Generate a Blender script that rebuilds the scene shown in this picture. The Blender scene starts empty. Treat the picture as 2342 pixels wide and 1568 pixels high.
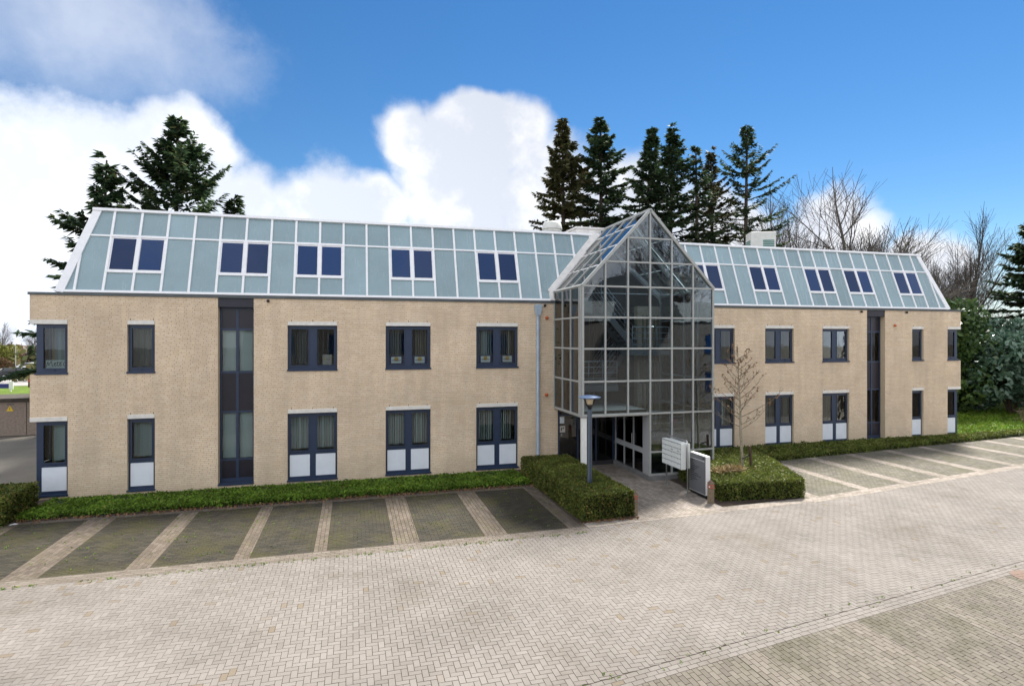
import bpy, math, random
import numpy as np
from mathutils import Vector, Matrix, Euler

R = math.radians
random.seed(7)
rng = np.random.default_rng(7)
sc = bpy.context.scene
COL = sc.collection

# ------------------------------------------------------------------ camera
cam_d = bpy.data.cameras.new('camera')
cam = bpy.data.objects.new('camera', cam_d)
COL.objects.link(cam)
CAM = (0.0, -22.108, 5.279)
cam.location = CAM
YAW = 0.27036
cam.rotation_euler = (R(90), 0, -YAW)
cam_d.sensor_width = 36.0
cam_d.lens = 36.0 * 1312.5 / 2342.0
cam_d.shift_y = -11.3 / 2342.0
cam_d.clip_end = 3000
sc.camera = cam

# ------------------------------------------------------------------ light
SUN_AZ, SUN_EL = R(49), R(53)          # azimuth from +Y towards +X
sun_d = bpy.data.lights.new('sun', 'SUN')
sun_d.energy = 1.5
sun_d.angle = R(10)
sun_d.color = (1.0, 0.95, 0.87)
sun = bpy.data.objects.new('sun', sun_d)
COL.objects.link(sun)
to_sun = Vector((math.sin(SUN_AZ) * math.cos(SUN_EL), math.cos(SUN_AZ) * math.cos(SUN_EL), math.sin(SUN_EL)))
sun.rotation_euler = to_sun.to_track_quat('Z', 'Y').to_euler()
sun.location = (20, 20, 40)

vs = sc.view_settings
vs.view_transform = 'Standard'
vs.look = 'None'
vs.exposure = 2.78
vs.gamma = 1.0
vs.use_curve_mapping = False
sc.cycles.use_denoising = True
sc.cycles.denoiser = 'OPENIMAGEDENOISE'
sc.cycles.max_bounces = 6
sc.cycles.diffuse_bounces = 3
sc.cycles.glossy_bounces = 3
sc.cycles.transmission_bounces = 8
sc.cycles.transparent_max_bounces = 24
sc.cycles.sample_clamp_indirect = 6
sc.cycles.caustics_reflective = False
sc.cycles.caustics_refractive = False

# ------------------------------------------------------------------ node helper
class NT:
    def __init__(s, tree):
        s.t = tree; s.n = tree.nodes; s.l = tree.links
    def node(s, typ, **kw):
        n = s.n.new(typ)
        for k, v in kw.items():
            setattr(n, k, v)
        return n
    def link(s, a, b): s.l.new(a, b)
    def setin(s, sock, v):
        if hasattr(v, 'is_output'): s.link(v, sock)
        else: sock.default_value = v
    def math(s, op, a, b=None, c=None, clamp=False):
        n = s.node('ShaderNodeMath', operation=op); n.use_clamp = clamp
        s.setin(n.inputs[0], a)
        if b is not None: s.setin(n.inputs[1], b)
        if c is not None: s.setin(n.inputs[2], c)
        return n.outputs[0]
    def vmath(s, op, a, b=None):
        n = s.node('ShaderNodeVectorMath', operation=op)
        s.setin(n.inputs[0], a)
        if b is not None: s.setin(n.inputs[1], b)
        return n.outputs['Value'] if op in ('LENGTH', 'DOT_PRODUCT') else n.outputs[0]
    def noise(s, vec, scale, detail=4, rough=.55, out='Fac'):
        n = s.node('ShaderNodeTexNoise')
        s.setin(n.inputs['Vector'], vec)
        n.inputs['Scale'].default_value = scale; n.inputs['Detail'].default_value = detail
        n.inputs['Roughness'].default_value = rough
        return n.outputs[out]
    def mix(s, f, a, b, mode='MIX'):
        n = s.node('ShaderNodeMix', data_type='RGBA', blend_type=mode)
        s.setin(n.inputs[0], f); s.setin(n.inputs[6], a); s.setin(n.inputs[7], b)
        return n.outputs[2]
    def maprange(s, v, a, b, c=0., d=1., smooth=True):
        n = s.node('ShaderNodeMapRange')
        n.interpolation_type = 'SMOOTHSTEP' if smooth else 'LINEAR'
        s.setin(n.inputs[0], v)
        for i, x in zip((1, 2, 3, 4), (a, b, c, d)): n.inputs[i].default_value = x
        return n.outputs[0]
    def ramp(s, f, stops):
        n = s.node('ShaderNodeValToRGB'); e = n.color_ramp.elements
        while len(e) < len(stops): e.new(.5)
        for el, (p, c) in zip(e, stops):
            el.position = p; el.color = (*c, 1) if len(c) == 3 else c
        s.link(f, n.inputs[0])
        return n.outputs[0]

def rgb(*c): return (*c, 1.0)

# ------------------------------------------------------------------ sky
world = bpy.data.worlds.new('World')
sc.world = world
world.use_nodes = True
w = NT(world.node_tree)
w.n.clear()
sky = w.node('ShaderNodeTexSky', sky_type='NISHITA')
sky.sun_disc = False
sky.sun_elevation = SUN_EL
sky.sun_rotation = SUN_AZ
sky.air_density = 1.0; sky.dust_density = 0.0; sky.ozone_density = 4.0
tc = w.node('ShaderNodeTexCoord')
dirv = tc.outputs['Generated']
sep = w.node('ShaderNodeSeparateXYZ'); w.link(dirv, sep.inputs[0])
azi = w.math('ARCTAN2', sep.outputs[0], sep.outputs[1])
ele = w.math('ARCSINE', sep.outputs[2])
uv = w.node('ShaderNodeCombineXYZ'); w.link(azi, uv.inputs[0]); w.link(ele, uv.inputs[1])
wob = w.vmath('SUBTRACT', w.noise(dirv, 3.2, 4, .6, 'Color'), (.5, .5, .5))
wob2 = w.vmath('MULTIPLY', wob, (.16, .16, 0))
uvw = w.vmath('ADD', uv.outputs[0], wob2)
# cumulus banks: (azimuth, elevation, half width, half height), radians
BANKS = [(-.36, .15, .21, .175), (-.48, .17, .12, .13), (-.26, .245, .085, .105), (-.75, .12, .30, .16),
         (-.414, .043, .185, .088), (-.175, .19, .06, .085), (-.055, .19, .19, .085), (.171, .25, .13, .115),
         (.105, .315, .06, .06), (.265, .32, .085, .055), (.20, .345, .085, .045), (.33, .225, .114, .107), (.443, .20, .183, .095),
         (.04, .215, .086, .055), (.777, .155, .075, .085), (.60, .16, .137, .075), (.86, .084, .09, .065)]
best = None
for (u, e, a, b) in BANKS:
    d = w.vmath('LENGTH', w.vmath('MULTIPLY', w.vmath('SUBTRACT', uvw, (u, e, 0)), (1 / a, 1 / b, 0)))
    v = w.math('SUBTRACT', 1.0, d)
    best = v if best is None else w.math('MAXIMUM', best, v)
clear = w.maprange(w.vmath('DOT_PRODUCT', dirv, (.40, .86, .32)), .45, .80)            # one large clear patch ahead, unseen broken cloud elsewhere thickened to light the facade
deck = w.math('SUBTRACT', w.math('SUBTRACT', w.math('MULTIPLY', w.noise(dirv, 2.3, 4, .58), 2.3), .66), w.math('MULTIPLY', clear, 1.1))
best = w.math('MAXIMUM', best, deck)
fine = w.noise(dirv, 8.0, 8, .66)
dens = w.math('ADD', best, w.math('MULTIPLY', w.math('SUBTRACT', fine, .5), .95))
mask = w.maprange(dens, -.14, .36)
# thin high veil, upper left of the view and scattered all round
veil_d = w.vmath('LENGTH', w.vmath('MULTIPLY', w.vmath('SUBTRACT', uvw, (-.38, .43, 0)), (1 / .30, 1 / .17, 0)))
veil = w.math('MULTIPLY', w.maprange(w.math('ADD', w.math('SUBTRACT', 1.0, veil_d), w.math('MULTIPLY', w.math('SUBTRACT', fine, .5), 1.2)), 0., .9), .42)
hazef = w.maprange(ele, .16, -.02, 0., .55)
shade = w.noise(w.vmath('ADD', dirv, (.03, .02, .05)), 6.0, 5, .6)
lit = w.math('ADD', w.math('MULTIPLY', w.math('SUBTRACT', shade, fine), .9), w.math('MULTIPLY', shade, .9))
shade2 = w.maprange(lit, .32, .80)
ccol = w.mix(shade2, rgb(.55, .59, .67), rgb(.82, .82, .83))
skyc = w.node('ShaderNodeHueSaturation')
skyc.inputs['Saturation'].default_value = 1.24
skyc.inputs['Value'].default_value = .365
w.link(sky.outputs[0], skyc.inputs['Color'])
bg1 = w.node('ShaderNodeBackground'); w.link(skyc.outputs[0], bg1.inputs[0]); bg1.inputs[1].default_value = .05
bg2 = w.node('ShaderNodeBackground'); w.link(ccol, bg2.inputs[0]); cloud_fill = w.math('MULTIPLY_ADD', w.vmath('DOT_PRODUCT', dirv, tuple(to_sun)), -.42, .94)     # clouds opposite the sun, mostly unseen, brightened to fill the shaded facade
w.link(w.math('MULTIPLY', cloud_fill, .322), bg2.inputs[1])
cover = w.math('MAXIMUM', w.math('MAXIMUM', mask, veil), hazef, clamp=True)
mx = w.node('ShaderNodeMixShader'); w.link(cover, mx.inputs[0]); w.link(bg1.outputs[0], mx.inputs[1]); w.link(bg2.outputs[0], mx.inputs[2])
world.cycles.sampling_method = 'MANUAL'; world.cycles.sample_map_resolution = 256
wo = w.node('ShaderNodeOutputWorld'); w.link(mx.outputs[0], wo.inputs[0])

# ------------------------------------------------------------------ materials
MATS = {}
def new_mat(name):
    m = bpy.data.materials.new(name); m.use_nodes = True
    t = NT(m.node_tree); t.n.clear()
    out = t.node('ShaderNodeOutputMaterial')
    MATS[name] = m
    return m, t, out
def principled(t, out, base, rough=.6, metal=0., spec=.5, bump=None, bump_s=.2, bump_d=.01):
    p = t.node('ShaderNodeBsdfPrincipled')
    t.setin(p.inputs['Base Color'], base); t.setin(p.inputs['Roughness'], rough)
    p.inputs['Metallic'].default_value = metal
    p.inputs['Specular IOR Level'].default_value = spec
    if bump is not None:
        b = t.node('ShaderNodeBump'); b.inputs['Strength'].default_value = bump_s; b.inputs['Distance'].default_value = bump_d
        t.link(bump, b.inputs['Height']); t.link(b.outputs[0], p.inputs['Normal'])
    t.link(p.outputs[0], out.inputs[0])
    return p
def coords(t, kind='Object'):
    return t.node('ShaderNodeTexCoord').outputs[kind]
def wpos(t):
    return t.node('ShaderNodeNewGeometry').outputs['Position']

def mat_plain(name, c, rough=.55, metal=0., var=.12, scale=3., spec=.5, bump=0.):
    m, t, out = new_mat(name)
    p = wpos(t)
    n = t.noise(p, scale, 5, .6)
    k = t.maprange(n, .25, .75, 1 - var, 1 + var, smooth=False)
    base = t.mix(1.0, rgb(*c), k, 'MULTIPLY')
    principled(t, out, base, rough, metal, spec, t.noise(p, scale * 40, 3) if bump else None, bump, .01)
    return m

def mat_pieces(name, stops, rand, joint_dirt=.0, rough=.85, speck=.25, stain=None, streak=None):
    """small masonry units: one tone per piece + grain + broad weathering"""
    m, t, out = new_mat(name)
    if rand == 'island': r = t.node('ShaderNodeNewGeometry').outputs['Random Per Island']
    else: r = t.node('ShaderNodeObjectInfo').outputs['Random']
    base = t.ramp(r, stops)
    p = wpos(t)
    g = t.noise(p, 95, 4, .7)
    base = t.mix(1.0, base, t.maprange(g, .3, .7, 1 - speck, 1 + speck, smooth=False), 'MULTIPLY')
    big = t.noise(p, .55, 6, .6)
    if streak:
        run = t.noise(t.vmath('MULTIPLY', p, (1., 1., .10)), 3.2, 5, .6)
        base = t.mix(1.0, base, t.maprange(run, .35, .75, 1.0, 1 - streak, smooth=False), 'MULTIPLY')
        zz = t.node('ShaderNodeSeparateXYZ'); t.link(p, zz.inputs[0])
        damp = t.math('MULTIPLY', t.maprange(t.math('ADD', zz.outputs[2], t.math('MULTIPLY', t.noise(p, 2.2, 5, .6), -1.1)), -.35, .5, 1., 0.), .16)
        base = t.mix(damp, base, rgb(.40, .32, .21))
    base = t.mix(1.0, base, t.maprange(big, .3, .7, .84, 1.12, smooth=False), 'MULTIPLY')
    if stain:
        sc_, lo, hi, col, amt = stain
        s = t.noise(p, sc_, 7, .65)
        base = t.mix(t.math('MULTIPLY', t.maprange(s, lo, hi), amt), base, rgb(*col))
    principled(t, out, base, rough, 0, .3, g, .25, .004)
    return m

BRICK = [(0., (.80, .63, .445)), (.2, (.83, .66, .47)), (.5, (.85, .685, .495)), (.8, (.865, .705, .52)), (1., (.88, .73, .55))]
PAVE = [(0., (.168, .15, .133)), (.12, (.182, .163, .146)), (.5, (.192, .173, .156)), (.92, (.203, .184, .167)), (.985, (.209, .19, .173)), (.99, (.155, .125, .092)), (1., (.172, .143, .107))]
DARKP = [(0., (.026, .023, .017)), (.5, (.035, .031, .022)), (1., (.048, .042, .030))]
STRIP = [(0., (.09, .072, .056)), (.5, (.115, .093, .073)), (1., (.14, .115, .092))]
mat_pieces('brick_i', BRICK, 'island', speck=.12, streak=.15)
mat_pieces('brick_o', BRICK, 'object', speck=.12, streak=.15)
mat_pieces('paver_i', PAVE, 'island', stain=(.38, .50, .74, (.105, .088, .066), .55))
mat_pieces('paver_o', PAVE, 'object', stain=(.38, .50, .74, (.105, .088, .066), .55))
mat_pieces('dark_paver', DARKP, 'island', stain=(.9, .42, .68, (.05, .046, .016), .8))
mat_pieces('bay_paver', [(0., (.095, .088, .072)), (.5, (.125, .115, .092)), (1., (.155, .143, .115))], 'island', stain=(.9, .42, .68, (.105, .10, .05), .6))
mat_pieces('strip_paver', STRIP, 'island', stain=(1.3, .45, .7, (.12, .10, .06), .6))
mat_pieces('bay_edge_paver', [(0., (.135, .113, .092)), (.5, (.165, .14, .116)), (1., (.195, .168, .142))], 'island', stain=(1.1, .45, .7, (.12, .10, .075), .7))
mat_pieces('edge_paver', [(0., (.21, .18, .15)), (.5, (.27, .235, .20)), (1., (.32, .28, .25))], 'island', stain=(1.1, .5, .72, (.13, .115, .08), .7))
mat_pieces('fg_bay_paver', [(0., (.115, .10, .082)), (.5, (.14, .123, .10)), (1., (.165, .146, .12))], 'island', stain=(.9, .45, .70, (.072, .066, .04), .75))
mat_pieces('fg_strip_paver', [(0., (.13, .112, .09)), (.5, (.155, .135, .112)), (1., (.18, .158, .132))], 'island', stain=(1.1, .5, .72, (.11, .10, .07), .7))
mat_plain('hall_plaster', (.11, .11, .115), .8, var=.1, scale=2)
mat_plain('mortar', (.58, .46, .335), .9, var=.2, scale=2)
mat_plain('bedding', (.065, .052, .036), .95, var=.35, scale=9)
mat_plain('reveal_brick', (.70, .56, .38), .85, var=.15, scale=30)
mat_plain('opposite_brick', (.19, .175, .16), .85, var=.15, scale=4)
mat_plain('lintel', (.80, .77, .71), .7, var=.12, scale=6)
mat_plain('frame_blue', (.026, .044, .088), .38, var=.12, scale=4, spec=.5)
mat_plain('header_dark', (.022, .022, .034), .45, var=.2, scale=3)
mat_plain('dark_panel', (.018, .016, .026), .3, var=.25, scale=2)
mat_plain('white_panel', (.80, .84, .90), .35, var=.05, scale=3)
mat_plain('white_frame', (.90, .90, .91), .4, var=.06, scale=5)
mat_plain('coping', (.84, .81, .78), .6, var=.14, scale=4)
mat_plain('flashing', (.10, .115, .12), .55, .2, var=.2, scale=3)
mat_plain('bronze_frame', (.40, .41, .39), .42, .0, var=.1, scale=5)
mat_plain('grey_metal', (.40, .41, .42), .4, .0, var=.08, scale=5)
mat_plain('steel', (.55, .57, .58), .28, .9, var=.08, scale=8)
mat_plain('zinc', (.42, .52, .63), .45, .1, var=.18, scale=5)
mat_plain('white_paint', (.72, .72, .69), .5, var=.08, scale=6)
mat_plain('plaster', (.45, .43, .40), .8, var=.1, scale=2)
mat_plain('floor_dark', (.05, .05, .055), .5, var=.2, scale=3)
mat_plain('slab', (.30, .30, .29), .8, var=.12, scale=2)
mat_plain('roof_felt', (.13, .13, .135), .9, var=.25, scale=1.5)
mat_plain('tan_curtain', (.36, .29, .20), .85, var=.15, scale=8)
mat_plain('post_white', (.86, .86, .82), .5, var=.08, scale=6)
mat_plain('lamp_blue', (.045, .062, .085), .35, .1, var=.1, scale=4)
mat_plain('lamp_cap', (.17, .25, .40), .4, .1, var=.1, scale=4)
mat_plain('black', (.012, .012, .013), .5, var=.2)
mat_plain('ink', (.02, .022, .03), .6, var=.1)
mat_plain('sign_grey', (.17, .175, .185), .45, .2, var=.06, scale=3)
mat_plain('sign_white', (.85, .85, .85), .5, var=.05, scale=3)
mat_plain('mail_white', (.74, .77, .75), .45, var=.06, scale=6)
mat_plain('wood_weathered', (.21, .165, .11), .85, var=.3, scale=14)
mat_plain('wood_dark', (.085, .05, .035), .85, var=.3, scale=14)
mat_plain('red', (.52, .04, .03), .5, var=.1)
mat_plain('orange', (.62, .13, .03), .4, var=.1)
mat_plain('yellow', (.72, .48, .02), .5, var=.05)
mat_plain('sun_yellow', (.75, .47, .10), .5, var=.05)
mat_plain('print_blue', (.012, .02, .16), .4, var=.08)
mat_plain('print_white', (.80, .88, .90), .5, var=.05)
mat_plain('print_grey', (.50, .60, .62), .5, var=.08)
mat_plain('magenta', (.45, .03, .18), .5, var=.05)
mat_plain('pink', (.62, .16, .38), .5, var=.1)
mat_plain('green_print', (.12, .30, .03), .5, var=.05)
mat_plain('hut', (.27, .215, .175), .9, var=.25, scale=9, bump=.4)
mat_plain('hut_roof', (.055, .045, .035), .95, var=.4, scale=6)
mat_plain('asphalt', (.165, .15, .125), .9, var=.2, scale=.5)
mat_plain('lot', (.30, .285, .27), .9, var=.08, scale=.3)
mat_plain('soil', (.055, .038, .026), .95, var=.4, scale=12)
mat_plain('car_white', (.78, .79, .80), .2, .1, var=.03, spec=.6)
mat_plain('car_black', (.012, .013, .016), .15, .2, var=.1, spec=.6)
mat_plain('car_glass', (.02, .025, .03), .08, 0, var=.1, spec=.8)
mat_plain('rubber', (.02, .02, .02), .8)
mat_plain('chrome', (.6, .6, .6), .2, .9, var=.05)
mat_plain('bark', (.085, .065, .05), .95, var=.35, scale=7)
mat_plain('bark_grey', (.085, .072, .06), .95, var=.35, scale=7)
mat_plain('bark_pale', (.30, .26, .19), .9, var=.4, scale=10)
mat_plain('twig_warm', (.15, .12, .085), .95, var=.25, scale=10)
mat_plain('dead_leaf', (.20, .105, .05), .9, var=.4, scale=20)
mat_plain('dry_grass', (.36, .27, .14), .9, var=.3, scale=20)
mat_plain('vent_white', (.64, .64, .59), .55, var=.1, scale=4)
mat_plain('grille', (.05, .19, .17), .5, var=.15, scale=6)
mat_plain('iron', (.12, .07, .045), .7, .2, var=.3, scale=12)
mat_plain('stone', (.20, .20, .20), .8, var=.2, scale=5)

def mat_leaf(name, stops, trans=.25, rough=.5, patch=.35, scale=1.2, spec=.15):
    m, t, out = new_mat(name)
    r = t.node('ShaderNodeNewGeometry').outputs['Random Per Island']
    base = t.ramp(r, stops)
    n = t.noise(wpos(t), scale, 4, .6)
    base = t.mix(1.0, base, t.maprange(n, .3, .7, 1 - patch, 1 + patch, smooth=False), 'MULTIPLY')
    p = t.node('ShaderNodeBsdfPrincipled')
    t.link(base, p.inputs['Base Color']); p.inputs['Roughness'].default_value = rough
    p.inputs['Specular IOR Level'].default_value = spec
    tr = t.node('ShaderNodeBsdfTranslucent'); t.link(base, tr.inputs[0])
    mxs = t.node('ShaderNodeMixShader'); mxs.inputs[0].default_value = trans
    t.link(p.outputs[0], mxs.inputs[1]); t.link(tr.outputs[0], mxs.inputs[2]); t.link(mxs.outputs[0], out.inputs[0])
    return m
mat_leaf('hedge_leaf', [(0, (.06, .085, .02)), (.5, (.11, .145, .03)), (.86, (.17, .185, .04)), (1, (.27, .17, .06))], patch=.4, scale=1.6)
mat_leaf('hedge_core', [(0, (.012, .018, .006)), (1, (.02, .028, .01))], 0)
mat_leaf('cover_leaf', [(0, (.08, .15, .02)), (.5, (.125, .22, .026)), (.95, (.18, .27, .034)), (1, (.25, .20, .06))], patch=.45, scale=1.3)
mat_leaf('bed_leaf', [(0, (.07, .10, .02)), (.5, (.12, .155, .032)), (.9, (.17, .19, .045)), (1, (.26, .20, .08))], patch=.45, scale=1.6)
mat_leaf('needle', [(0, (.030, .060, .034)), (.5, (.056, .10, .048)), (.9, (.09, .135, .055)), (1, (.13, .12, .05))], .3, .6, .4, .5)
mat_leaf('needle_brown', [(0, (.055, .065, .03)), (.5, (.09, .10, .04)), (1, (.15, .115, .05))], .3, .6, .4, .5)
mat_leaf('laurel', [(0, (.03, .06, .02)), (.5, (.055, .10, .032)), (1, (.09, .14, .045))], .12, .28, .4, .5)
mat_leaf('rhodo', [(0, (.04, .08, .055)), (.5, (.075, .135, .095)), (1, (.14, .21, .16))], .1, .25, .4, .5, .4)
mat_leaf('olive_leaf', [(0, (.10, .12, .02)), (.5, (.16, .17, .035)), (1, (.22, .21, .06))], .3, .6, .35, .3)
mat_leaf('plum_leaf', [(0, (.11, .06, .07)), (1, (.20, .11, .12))], .3, .6, .3, .3)
mat_leaf('brown_leaf', [(0, (.10, .065, .035)), (1, (.20, .13, .07))], .3, .6, .3, .3)
mat_leaf('plant_leaf', [(0, (.02, .05, .012)), (1, (.05, .10, .02))], .2, .4)

m, t, out = new_mat('grass')
n = t.noise(wpos(t), .9, 6, .65); n2 = t.noise(wpos(t), 30, 4, .7)
b = t.ramp(n, [(.3, (.06, .10, .012)), (.55, (.10, .16, .018)), (.75, (.15, .17, .03))])
principled(t, out, t.mix(1.0, b, t.maprange(n2, .3, .7, .7, 1.3, smooth=False), 'MULTIPLY'), .9, 0, .2, n2, .6, .03)

m, t, out = new_mat('wood_stake_stripe')
principled(t, out, rgb(.5, .06, .04), .6)

def mat_glass(name, tint, refl=1.5, gloss_tint=(1, 1, 1), boost=0., wave=.0):
    """thin architectural pane: tinted see-through + fresnel mirror"""
    m, t, out = new_mat(name)
    tr = t.node('ShaderNodeBsdfTransparent'); tr.inputs[0].default_value = rgb(*tint)
    gl = t.node('ShaderNodeBsdfGlossy'); gl.inputs['Roughness'].default_value = 0.01; gl.inputs[0].default_value = rgb(*gloss_tint)
    fr = t.node('ShaderNodeFresnel'); fr.inputs[0].default_value = refl
    if wave:
        b = t.node('ShaderNodeBump'); b.inputs['Strength'].default_value = wave; b.inputs['Distance'].default_value = .01
        t.link(t.noise(wpos(t), .9, 3, .5), b.inputs['Height'])
        t.link(b.outputs[0], gl.inputs['Normal']); t.link(b.outputs[0], fr.inputs['Normal'])
    f = t.math('ADD', fr.outputs[0], boost, clamp=True)
    mxs = t.node('ShaderNodeMixShader'); t.link(f, mxs.inputs[0])
    t.link(tr.outputs[0], mxs.inputs[1]); t.link(gl.outputs[0], mxs.inputs[2]); t.link(mxs.outputs[0], out.inputs[0])
    return m
mat_glass('glass', (.84, .88, .88), 1.40, boost=.0, wave=.25)
mat_glass('atrium_glass', (.70, .78, .83), 1.70, boost=.0, wave=.3)
mat_glass('atrium_roof_glass', (.80, .85, .86), 1.5, boost=.01)
mat_glass('entrance_glass', (.30, .33, .36), 1.45, boost=.02)

# opaque enamelled glass of the mansard: frosted teal-grey, glossy face
m, t, out = new_mat('roof_panel')
n = t.noise(wpos(t), 1.2, 5, .6)
r = t.node('ShaderNodeObjectInfo').outputs['Random']
base = t.mix(1.0, rgb(.265, .375, .41), t.maprange(n, .3, .7, .93, 1.07, smooth=False), 'MULTIPLY')
base = t.mix(1.0, base, t.maprange(r, 0., 1., .88, 1.08, smooth=False), 'MULTIPLY')
run = t.noise(t.vmath('MULTIPLY', wpos(t), (1., .3, .12)), 5.0, 5, .62)
base = t.mix(t.math('MULTIPLY', t.maprange(run, .5, .78), .30), base, rgb(.30, .36, .36))
principled(t, out, base, t.maprange(run, .3, .7, .14, .34, smooth=False), 0, .6, t.noise(wpos(t), 1.4, 2), .12, .01)
m, t, out = new_mat('roof_window')
r = t.node('ShaderNodeObjectInfo').outputs['Random']
base = t.mix(r, rgb(.006, .024, .085), rgb(.016, .055, .17))
principled(t, out, base, .03, 0, .30, t.noise(wpos(t), 1.1, 3), .35, .02)
m, t, out = new_mat('lamp_glow')
principled(t, out, rgb(.75, .62, .42), .4)

def mat_blind(name, c1, c2):
    m, t, out = new_mat(name)
    r = t.node('ShaderNodeNewGeometry').outputs['Random Per Island']
    base = t.mix(r, rgb(*c1), rgb(*c2))
    principled(t, out, base, .8)
    return m
mat_blind('blind_pale', (.52, .62, .62), (.68, .76, .75))
mat_blind('blind_dark', (.04, .05, .055), (.16, .18, .19))
mat_blind('blind_mid', (.20, .27, .30), (.42, .50, .52))
mat_blind('blind_warm', (.12, .11, .095), (.40, .38, .33))
M = MATS

# ------------------------------------------------------------------ mesh building
def empty(name, loc=(0, 0, 0), rz=0.0, parent=None):
    o = bpy.data.objects.new(name, None); COL.objects.link(o)
    o.empty_display_size = .2
    o.location = loc; o.rotation_euler = (0, 0, rz)
    if parent: o.parent = parent
    return o
def tag(o, label=None, cat=None, group=None, kind=None):
    for k, v in (('label', label), ('category', cat), ('group', group), ('kind', kind)):
        if v: o[k] = v
    return o

class MB:
    def __init__(s): s.v = []; s.f = []; s.mi = []
    def add(s, verts, faces, mi=0):
        b = len(s.v); s.v.extend(verts)
        for f in faces: s.f.append([b + i for i in f]); s.mi.append(mi)
        return s
    def box(s, x0, x1, y0, y1, z0, z1, mi=0, skip=()):
        V = [(x0, y0, z0), (x1, y0, z0), (x1, y1, z0), (x0, y1, z0), (x0, y0, z1), (x1, y0, z1), (x1, y1, z1), (x0, y1, z1)]
        Fs = {'b': (0, 3, 2, 1), 't': (4, 5, 6, 7), 'f': (0, 1, 5, 4), 'r': (1, 2, 6, 5), 'k': (2, 3, 7, 6), 'l': (3, 0, 4, 7)}
        return s.add(V, [f for k, f in Fs.items() if k not in skip], mi)
    def bbox(s, x0, x1, y0, y1, z0, z1, b=.01, mi=0):
        """box with chamfered vertical and top edges"""
        ring = lambda i, z: [(x0 + b + i, y0 + i, z), (x1 - b - i, y0 + i, z), (x1 - i, y0 + b + i, z), (x1 - i, y1 - b - i, z), (x1 - b - i, y1 - i, z), (x0 + b + i, y1 - i, z), (x0 + i, y1 - b - i, z), (x0 + i, y0 + b + i, z)]
        V = ring(0, z0) + ring(0, z1 - b) + ring(b, z1)
        Fs = [tuple(range(7, -1, -1)), tuple(range(16, 24))]
        for k in (0, 8):
            Fs += [(k + i, k + (i + 1) % 8, k + 8 + (i + 1) % 8, k + 8 + i) for i in range(8)]
        return s.add(V, Fs, mi)
    def prism(s, poly, z0, z1, mi=0):
        n = len(poly)
        V = [(x, y, z0) for x, y in poly] + [(x, y, z1) for x, y in poly]
        return s.add(V, [tuple(range(n - 1, -1, -1)), tuple(range(n, 2 * n))] + [(i, (i + 1) % n, n + (i + 1) % n, n + i) for i in range(n)], mi)
    def hexa(s, q0, q1, mi=0):
        """two matching quads -> solid"""
        return s.add(list(q0) + list(q1), [(3, 2, 1, 0), (4, 5, 6, 7)] + [(i, (i + 1) % 4, 4 + (i + 1) % 4, 4 + i) for i in range(4)], mi)
    def bar(s, p, q, wd, th, up=(0, 0, 1), mi=0):
        """rectangular bar from p to q; wd across, th along up"""
        p, q, up = Vector(p), Vector(q), Vector(up)
        d = (q - p).normalized(); x = d.cross(up).normalized(); u = x.cross(d).normalized()
        c = [(-wd / 2, -th / 2), (wd / 2, -th / 2), (wd / 2, th / 2), (-wd / 2, th / 2)]
        return s.hexa([tuple(p + x * a + u * b) for a, b in c], [tuple(q + x * a + u * b) for a, b in c], mi)
    def tube(s, pts, rad, n=8, cap=True, mi=0):
        pts = [Vector(p) for p in pts]
        rad = rad if hasattr(rad, '__len__') else [rad] * len(pts)
        b = len(s.v); prev = None
        for i, p in enumerate(pts):
            d = (pts[min(i + 1, len(pts) - 1)] - pts[max(i - 1, 0)]).normalized()
            ref = Vector((0, 0, 1)) if abs(d.z) < .9 else Vector((1, 0, 0))
            if prev is not None: ref = prev
            x = d.cross(ref)
            if x.length < 1e-4: x = d.orthogonal()
            x.normalize(); y = x.cross(d).normalized(); prev = y * 1.0
            # keep frame consistent: use y as reference for next ring
            for k in range(n):
                a = 2 * math.pi * k / n
                s.v.append(tuple(p + (x * math.cos(a) + y * math.sin(a)) * rad[i]))
        for i in range(len(pts) - 1):
            for k in range(n):
                s.f.append([b + i * n + k, b + i * n + (k + 1) % n, b + (i + 1) * n + (k + 1) % n, b + (i + 1) * n + k]); s.mi.append(mi)
        if cap:
            s.f.append([b + k for k in range(n - 1, -1, -1)]); s.mi.append(mi)
            e = b + (len(pts) - 1) * n
            s.f.append([e + k for k in range(n)]); s.mi.append(mi)
        return s
    def lathe(s, prof, c=(0, 0, 0), n=20, mi=0):
        b = len(s.v)
        for r, z in prof:
            for k in range(n):
                a = 2 * math.pi * k / n
                s.v.append((c[0] + r * math.cos(a), c[1] + r * math.sin(a), c[2] + z))
        for i in range(len(prof) - 1):
            for k in range(n):
                s.f.append([b + i * n + k, b + i * n + (k + 1) % n, b + (i + 1) * n + (k + 1) % n, b + (i + 1) * n + k]); s.mi.append(mi)
        s.f.append([b + k for k in range(n - 1, -1, -1)]); s.mi.append(mi)
        e = b + (len(prof) - 1) * n
        s.f.append([e + k for k in range(n)]); s.mi.append(mi)
        return s
    def build(s, name, mats, parent=None, smooth=False, loc=None, rz=None):
        me = bpy.data.meshes.new(name)
        me.from_pydata([tuple(v) for v in s.v], [], s.f)
        mats = mats if isinstance(mats, (list, tuple)) else [mats]
        for m in mats: me.materials.append(M[m])
        if len(mats) > 1: me.polygons.foreach_set('material_index', s.mi)
        if smooth: me.polygons.foreach_set('use_smooth', [True] * len(me.polygons))
        me.update()
        o = bpy.data.objects.new(name, me); COL.objects.link(o)
        if parent: o.parent = parent
        if loc is not None: o.location = loc
        if rz is not None: o.rotation_euler = (0, 0, rz)
        return o

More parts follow.
